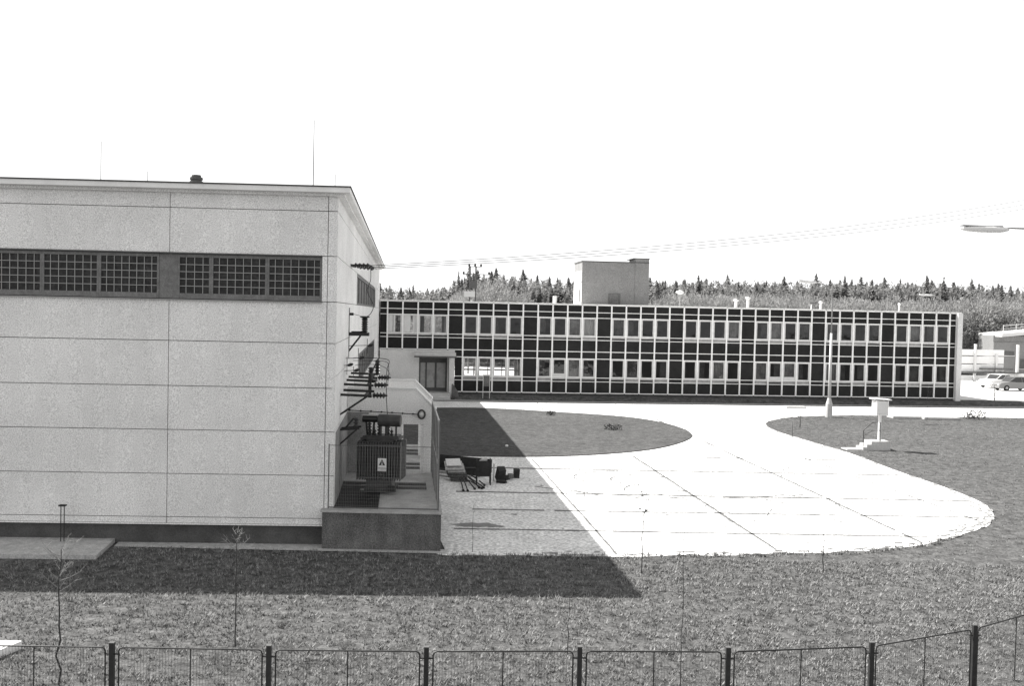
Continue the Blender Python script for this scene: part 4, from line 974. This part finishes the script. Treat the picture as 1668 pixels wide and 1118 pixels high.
for (x0,y0,h0),(x1,y1,h1) in zip(fp[:-1], fp[1:]):
    y0 -= 16; y1 -= 16; a = Vector((x0,y0,0)); b = Vector((x1,y1,0)); d = (b-a).normalized(); L_ = (b-a).length
    def P(s, z): v = a+d*s; zt = h0+(h1-h0)*s/L_; return Vector((v.x,v.y,zt-z))
    fr = MB(); e = 0.11; c_ = 0.06
    top = [P(e,h0-0.05),P(e,c_),P(e+c_*0.3,c_*0.3),P(e+c_,0),P(L_-e-c_,0),P(L_-e-c_*0.3,c_*0.3),P(L_-e,c_),P(L_-e,h1-0.05)]
    fr.tube(top,0.013,6); fr.tube([P(e,1.24),P(L_-e,1.24)],0.013,6); fr.tube([P(L_/2,0),P(L_/2,1.24)],0.011,6)
    f_ = fr.build('panel_frame', M['post'], fn)
    ms = MB(); n = int((L_-2*e)/0.05)
    for k in range(1, n): s = e+(L_-2*e)*k/n; ms.tube([P(s,0.005),P(s,1.24)],0.0028,3)
    for k in range(1, 13): ms.tube([P(e,0.1*k),P(L_-e,0.1*k)],0.0010,3)
    ms.build('wire_mesh', M['gdark'], f_)

# ------------------------------------------------------------------ saplings, bushes
def sapling(loc, h, r, lab, twigs=10, from_=0.6, pale=False, seed=0, wob=0.02, stake=False, tl=0.25, grp='young saplings on the lawn', leaf=0):
    rr = random.Random(seed); o = empty('sapling', loc, 0, lab, 'sapling', grp)
    pts = [Vector((0,0,-0.02))]; n = 9
    for i in range(1, n+1): pts.append(Vector((rr.uniform(-wob,wob)*h*0.5, rr.uniform(-wob,wob)*h*0.5, h*i/n)))
    t = MB(); t.tube(pts, r, 6, r*0.35); t.build('trunk', M['bark'], o)
    if twigs:
        c = MB()
        for k in range(twigs):
            z = h*(from_+(1-from_)*rr.random()); i = min(n-1, int(z/h*n)); b = pts[i].lerp(pts[i+1], z/h*n-i)
            a = rr.uniform(0, 2*PI); l = tl*rr.uniform(0.5,1.3)
            e = b+Vector((math.cos(a)*l, math.sin(a)*l, l*rr.uniform(0.3,1.3))); mid = b.lerp(e,0.5)+Vector((0,0,-0.05*l))
            c.tube([b,mid,e], max(0.003,r*0.3), 4, 0.0025)
            for q in range(3):
                s = mid.lerp(e, rr.random()); e2 = s+Vector((rr.uniform(-1,1),rr.uniform(-1,1),rr.uniform(0,1)))*l*0.4; c.tube([s,e2],0.0035,3,0.002)
            for q in range(leaf):
                s = mid.lerp(e, rr.uniform(0,1.1)); w_ = 0.025
                c.add([s+Vector((-w_,0,0)),s+Vector((0,0,-w_)),s+Vector((w_,0.01,0)),s+Vector((0,0.01,w_))],[(0,1,2,3)])
        c.build('crown', M['barkpale' if pale else 'bark'], o)
    return o
sapling((-5.41,19.72,0),2.35,0.016,'sapling with a twiggy pale top in front of the hall, second from the left',16,0.78,True,1,0.012,tl=0.22)
sapling((-7.94,17.5,0),2.45,0.022,'leftmost sapling, crooked dark stem rising through the fence',22,0.62,True,2,0.03,tl=0.3)
sapling((1.25,19.67,0),1.25,0.011,'short bare sapling stem in the sun below the shadow tip',3,0.9,False,3,0.03,tl=0.12)
sapling((3.24,18.14,0),2.9,0.010,'tallest thin bare stem just right of the shadow tip',4,0.9,False,4,0.012,tl=0.12)
sapling((3.55,26.09,0),2.1,0.016,'sapling with a few dark buds at the near edge of the drive',5,0.7,False,5,0.02,leaf=3,tl=0.12)
sapling((8.47,26.49,0),1.15,0.016,'short forked sapling at the drive edge on the right',7,0.3,False,6,0.03,tl=0.3)
sapling((-0.99,28.0,0),1.35,0.008,'very thin bare stem beside the retaining wall corner',3,0.8,False,7,0.02,tl=0.12)
sapling((11.0,19.8,0),0.9,0.010,'thin low stem in the right foreground lawn',3,0.6,False,8,0.05,tl=0.15)
sapling((29.13,69.39,0),2.2,0.018,'pale thin sapling standing by the slabs near the road',5,0.6,False,9,0.02,tl=0.25)
sapling((18.25,62.49,0),0.95,0.03,'small forked sapling on the right lawn near its rounded end',7,0.3,False,10,0.04,tl=0.4)
sapling((16.35,57.45,0),0.9,0.02,'pale stub sapling at the rounded end of the right lawn',0,0.5,True,11,0.02)
sapling((41.0,84.2,0),1.6,0.05,'small v shaped young tree by the parking area',9,0.15,False,12,0.05,tl=0.7)
def bush(loc, r, h, lab, n=120, seed=0):
    rr = random.Random(seed); o = empty('bush', loc, 0, lab, 'bush', 'low bushes on the lawns')
    t = MB()
    for k in range(9):
        a = rr.uniform(0,2*PI); t.tube([(0,0,0),(math.cos(a)*r*0.8,math.sin(a)*r*0.6,h*rr.uniform(0.6,1))],0.015,4,0.005)
    t.build('stems', M['bark'], o)
    t = MB()
    for k in range(n):
        a = rr.uniform(0,2*PI); q = math.sqrt(rr.random()); p = Vector((math.cos(a)*r*q, math.sin(a)*r*q*0.7, h*rr.uniform(0.1,1)*(1-0.4*q)))
        u = Vector((rr.uniform(-1,1),rr.uniform(-1,1),rr.uniform(-.5,1))).normalized()*0.09; v = Vector((rr.uniform(-1,1),rr.uniform(-1,1),rr.uniform(-1,1))).normalized()*0.04
        t.add([p-v,p+u,p+v,p-u],[(0,1,2,3)])
    t.build('foliage', M['bush'], o)
bush((6.1,58.65,0.05),0.55,0.42,'dark spreading bush on the island lawn',110,1)
bush((2.69,66.4,0.05),0.35,0.35,'tiny bush near the far edge of the island lawn',60,2)
bush((33.0,70.6,0),0.95,0.75,'spiky dark bush at the far right road edge',260,3)
# ragged weeds along near edge of drive, part of the grass
# ------------------------------------------------------------------ parked cars
def car_mesh(loc, rz, lab, paint, estate=False):
    o = empty('parked_car', loc, rz, lab, 'car', 'parked cars')
    # side profile x,z, lofted over the width
    low = [(-2.05,.30),(-2.08,.55),(-2.0,.78),(-1.55,.86),(1.0,.92),(1.85,.80),(2.05,.62),(2.08,.35),(1.95,.24),(-1.95,.24)]
    t = MB(); rings = []
    for y, s, zo in ((-0.80,0.97,0.0),(-0.76,1.0,0.015),(0.76,1.0,0.015),(0.80,0.97,0.0)):
        rings.append([(x*s, y, z+(zo if z > .5 else 0)) for x, z in low])
    n = len(low); vs = [v for q in rings for v in q]; fs = [tuple(range(n)), tuple(range(4*n-1,3*n-1,-1))]
    for i in range(3):
        for j in range(n): fs.append((i*n+j,(i+1)*n+j,(i+1)*n+(j+1)%n,i*n+(j+1)%n))
    t.add(vs, fs); t.build('body', M[paint], o)
    cab = [(-1.45,.87),(-1.05,1.36),(0.35,1.40),(0.95,.92)] if not estate else [(-1.85,.87),(-1.6,1.36),(0.35,1.40),(0.95,.92)]
    t = MB(); a = [(x,-0.74,z) if z < 1 else (x,-0.60,z) for x,z in cab]; b = [(x,-y,z) for x,y,z in a]
    t.add(a+b,[(0,3,2,1),(4,5,6,7),(0,1,5,4),(1,2,6,5),(2,3,7,6)]); t.build('window', M['carglass'], o)
    t = MB(); t.box(-1.07 if not estate else -1.62,0.38,-0.615,0.615,1.385,1.43)
    for (x0,z0),(x1,z1) in ((cab[0],cab[1]),(cab[2],cab[3]),((-0.4,.88),(-0.4,1.39))):
        for s in (-1,1): t.beam((x0,s*0.755,z0),(x1,s*0.615,z1),0.05,0.05)
    t.build('roof', M[paint], o)
    for x in (-1.25,1.3):
        for s in (-1,1):
            t = MB(); t.lathe((x,s*0.66,0.30),(x,s*0.83,0.30),[(0,.29),(.1,.30),(.9,.30),(1,.27)],18); wl = t.build('wheel', M['tyre'], o, False)
            t = MB(); t.lathe((x,s*0.825,0.30),(x,s*0.845,0.30),[(0,.17),(1,.13)],14); t.build('rim', M['galv'], wl)
    for s in (-1,1):
        t = MB(); t.lathe((2.0,s*0.55,0.62),(2.10,s*0.55,0.62),[(0,.10),(1,.09)],10); t.build('headlight', M['signw'], o)
        t = MB(); t.box(-2.10,-2.06,s*0.6-0.09,s*0.6+0.09,0.58,0.70); t.build('tail_light', M['gdark'], o)
    t = MB(); t.box(2.07,2.14,-0.76,0.76,0.36,0.45); t.build('bumper', M['galv'], o)
    t = MB(); t.box(-2.14,-2.07,-0.76,0.76,0.36,0.45); t.build('bumper', M['galv'], o)
    return o
car_mesh((51.4,101.6,0.02), math.radians(180+8),'grey saloon car parked facing left beyond the office end','car')
car_mesh((51.9,106.0,0.02), math.radians(180+25),'white car mostly hidden behind the grey saloon','carw')

# ------------------------------------------------------------------ things beyond the parking area
o = empty('precast_fence', (51.6,116,0), math.radians(5), 'pale precast concrete panel wall with posts behind the parked cars', 'wall')
for k in range(9):
    t = MB(); t.box(k*2.6-0.12,k*2.6+0.12,-0.12,0.12,0,4.4 if k % 2 else 3.2); t.build('post', M['whiteplaster'], o)
t = MB()
for z0, z1 in ((0.1,0.7),(1.1,2.0),(2.1,2.95),(3.05,3.75)): t.box(0,6.2,0.13,0.22,z0,z1)
t.box(6.2,21,0.13,0.2,0.1,1.0); t.build('panels', M['white'], o)
t = MB(); t.box(1.0,8,-0.4,0.1,1.0,1.15); t.box(3.2,7,-0.5,0.1,1.45,1.6); t.build('shelf', M['retain'], o)
o = empty('workshop_building', (58.6,121,0), math.radians(4), 'grey workshop building with a pale railed flat roof at the far right', 'building')
t = MB(); t.box(0,16,0,3.5,0,4.6); t.build('wall', M['brick'], o)
t = MB(); t.add([(0.2,-1.4,5.25),(17,-1.4,7.0),(17,4.0,7.0),(0.2,4.0,5.25),(0.2,-1.4,5.65),(17,-1.4,7.4),(17,4.0,7.4),(0.2,4.0,5.65)],[(0,3,2,1),(4,5,6,7),(0,1,5,4),(1,2,6,5),(2,3,7,6),(3,0,4,7)]); t.build('roof', M['roofwhite'], o)
t = MB(); t.box(0,16,0.1,3.4,4.6,5.4); t.build('upper_wall', M['brick'], o)
t = MB()
for k in range(11): x_ = 0.4+k*1.6; z_ = 5.65+(x_+1.2)/18.2*1.75; t.tube([(x_,-1.3,z_),(x_,-1.3,z_+0.9)],0.05,5)
t.beam((0.4,-1.3,6.6),(16.9,-1.3,8.25),0.08,0.08); t.beam((0.4,-1.3,6.2),(16.9,-1.3,7.85),0.06,0.06); t.build('railing', M['roofwhite'], o)
for (a,b,z0,z1) in ((0.6,2.6,3.0,3.5),(0.7,1.3,1.2,2.9),(3.4,5.4,1.4,2.6),(7.0,9.0,1.4,2.6)):
    t = MB(); t.box(a,b,-0.06,-0.01,z0,z1); w_ = t.build('window', M['gdark'], o)
    t = MB(); t.box(a-0.08,b+0.08,-0.10,-0.065,z0-0.1,z0-0.02); t.build('sill', M['roofwhite'], w_)

# ------------------------------------------------------------------ forest
def tri_mesh(name, V, m, smooth=False):
    V = V.astype(np.float32); me = bpy.data.meshes.new(name); me.vertices.add(len(V)); me.vertices.foreach_set('co', V.ravel())
    me.loops.add(len(V)); me.loops.foreach_set('vertex_index', np.arange(len(V), dtype=np.int32))
    me.polygons.add(len(V)//3); me.polygons.foreach_set('loop_start', np.arange(0, len(V), 3, dtype=np.int32))
    me.materials.append(m); me.update(calc_edges=True); me.validate(); return me
def conifer_tris(h, r, n, seed):
    g = np.random.default_rng(seed); t = 0.12+0.88*g.random(n)**0.8
    a = g.uniform(0, 2*PI, n); rad = r*(1-t)**0.42*(0.25+0.85*g.random(n))*np.where(t>0.93,0.6,1)+0.03
    lob = 0.75+0.35*np.sin(a*3+seed)*np.sin(t*19+seed); rad = rad*lob
    x0 = np.cos(a)*rad*0.25; y0 = np.sin(a)*rad*0.25; z = t*h
    x1 = np.cos(a)*rad; y1 = np.sin(a)*rad; z1 = z+g.uniform(-0.35,0.25,n)*(0.4+rad*0.35)
    w = (0.06+0.13*g.random(n)+rad*0.05)*np.clip(0.45+(1-t)*3,0,1)
    px, py = -np.sin(a)*w, np.cos(a)*w
    tips = np.stack([x1,y1,z1],1); A = np.stack([x0+px,y0+py,z+g.uniform(-.15,.15,n)],1); B = np.stack([x0-px,y0-py,z+g.uniform(-.15,.15,n)],1)
    return np.stack([A,B,tips],1).reshape(-1,3)
def bare_tris(h, r, n, seed):
    g = np.random.default_rng(seed)
    d = g.normal(size=(n,3)); d /= np.linalg.norm(d,axis=1)[:,None]; q = g.random(n)**0.45
    p = d*q[:,None]*np.array([r,r,h*0.36]); p[:,2] += h*0.60
    p[:,:2] += np.stack([np.sin(p[:,2]*1.3+seed)*0.25, np.cos(p[:,2]*1.1+seed)*0.25],1)
    up = d*0.9+g.normal(size=(n,3))*0.5+np.array([0,0,0.35]); l = 0.10+0.20*g.random(n)
    e = p+up*l[:,None]*0.9; s = np.cross(up, g.normal(size=(n,3))); s /= np.linalg.norm(s,axis=1)[:,None]; s *= (0.035+0.055*g.random(n))[:,None]
    return np.stack([p-s,p+s,e],1).reshape(-1,3)
CV = [conifer_tris(1.0*10, 2.1, 1100, k) for k in range(6)]
BV = [bare_tris(8.0, 2.6, 4200, k+50) for k in range(6)]
def top_line(px):   # wanted tree top row (photo rows) at each photo column, from the survey
    return np.interp(px, [560,640,690,720,745,770,830,900,930,1060,1100,1180,1260,1330,1400,1500,1560,1640,1800],[462,466,470,463,454,447,446,453,456,456,457,452,457,456,456,457,461,468,462])
def place(V, x, y, h, base_h, rot, wr):
    c, s = math.cos(rot), math.sin(rot); k = h/base_h
    return np.stack([(V[:,0]*c-V[:,1]*s)*k*wr+x, (V[:,0]*s+V[:,1]*c)*k*wr+y, V[:,2]*k], 1)
def px_of(x, y): return 834+1620*x/y
def z_for_row(px, row, y): hor = 511+(px-834)*0.0215; return CAMZ+(hor-row)/1620*y
out = []; g = np.random.default_rng(3)
for row, (Y, sp) in enumerate(((146,1.5),(150,1.5),(154,1.5),(159,1.6),(165,1.7),(172,1.9),(182,2.2))):
    x = -62.0
    while x < 135:
        x += sp*g.uniform(0.6,1.4); yy = Y+g.uniform(-3,3); px = px_of(x, yy)
        ht = z_for_row(px, top_line(px), yy)+g.normal()*0.42-0.75+(1.0 if g.random() < 0.10 else 0)
        ht -= (1.6,0.9,0.4,0.2,0,0,0)[row]
        out.append(place(CV[g.integers(6)], x, yy, max(5, ht), 10.0, g.uniform(0,6.28), g.uniform(0.8,1.25)))
nf = 60000; fy = g.uniform(147,163,nf); fx = g.uniform(-62,132,nf); fp_ = px_of(fx, fy)
ft = np.array([z_for_row(p_, top_line(p_), y_) for p_, y_ in zip(fp_, fy)])-1.1+0.5*np.sin(fx*1.1+fy)+0.4*np.sin(fx*2.7+1)
fz = ft-np.abs(g.normal(size=nf))*2.6; fc = np.stack([fx,fy,fz],1)
ra = g.normal(size=(nf,3))*0.22; rb = g.normal(size=(nf,3))*0.22
out.append(np.stack([fc,fc+ra,fc+rb],1).reshape(-1,3))
me = tri_mesh('conifer_wood', np.concatenate(out), M['conifer'])
ob = bpy.data.objects.new('conifer_wood', me); COL.objects.link(ob); tag(ob, 'dark conifer wood closing the view along the horizon', 'wood', kind='stuff')
out = []
def dec_row(px): return np.interp(px,[600,730,742,775,800,830,880,930,1060,1100,1200,1300,1400,1500,1560,1700],[520,505,478,462,462,474,520,520,484,478,476,480,482,488,484,486])
for Y, sp in ((128,2.2),(134,2.4),(141,2.8)):
    x = -55.0
    while x < 118:
        x += sp*g.uniform(0.6,1.4); yy = Y+g.uniform(-2,2); px = px_of(x, yy); ht = z_for_row(px, dec_row(px), yy)+g.normal()*0.35
        if ht < 6.9: continue
        out.append(place(BV[g.integers(6)], x, yy, ht, 8.0, g.uniform(0,6.28), g.uniform(0.8,1.15)))
me = tri_mesh('birch_thicket', np.concatenate(out), M['twigs'])
ob = bpy.data.objects.new('birch_thicket', me); COL.objects.link(ob); tag(ob, 'pale leafless thicket in front of the conifer wood', 'wood', kind='stuff')
for (px, row, Y, lab, rr_) in ((762,433,148,'pointed conifer rising above the wood just left of the far utility pole',0.8),(745,442,149,'slender conifer tip left of the tallest one by the utility pole',0.55),(1506,449,147,'slim conifer standing proud of the wood behind the right lamp head',0.7),(1373,450,147,'conifer with a broad tip behind the office lamp mast',1.0),(1135,449,147,'twin topped conifer right of the lift house',1.0),(1534,452,147,'conifer tip near the right end of the wood',0.8)):
    x = (px-834)/1620*Y; h = z_for_row(px,row,Y)
    o = empty('conifer_tree', (x,Y,0), 0, lab, 'tree', 'conifers standing out of the wood')
    me = tri_mesh('crown', place(conifer_tris(10,1.9,900,int(px)),0,0,h,10.0,1.0,rr_), M['conifer']); c_ = bpy.data.objects.new('crown', me); COL.objects.link(c_); c_.parent = o
    t = MB(); t.tube([(0,0,0),(0,0,h*0.97)],0.16,6,0.02); t.build('trunk', M['trunk'], o)

# ------------------------------------------------------------------ grass
excl = [[(p[0],p[1]) for p in drive_poly], slab_poly]
tufts((-13,15),(14.2,27.8),170,0.035,0.10,excl,'near_lawn_grass','rough short grass of the near lawn',lean=0.7,wd=0.010)
ed = []
tufts((9,45),(27.8,75),16,0.02,0.05,excl,'right_lawn_grass','short grass of the lawn right of the drive',lean=0.6,wd=0.018,blades=3)
# taller ragged weeds along the drive edge
edge = [(x, y) for x, y in sm if y < 32 and x > -1.8]
ep = [(x, y+0.12) for x, y in edge]+[(x, y-0.30) for x, y in edge[::-1]]
tufts((-1.8,15),(26.8,33),110,0.04,0.15,[],'edge_weeds','ragged weeds along the near edge of the drive',lean=0.5,wd=0.014,incl=ep)
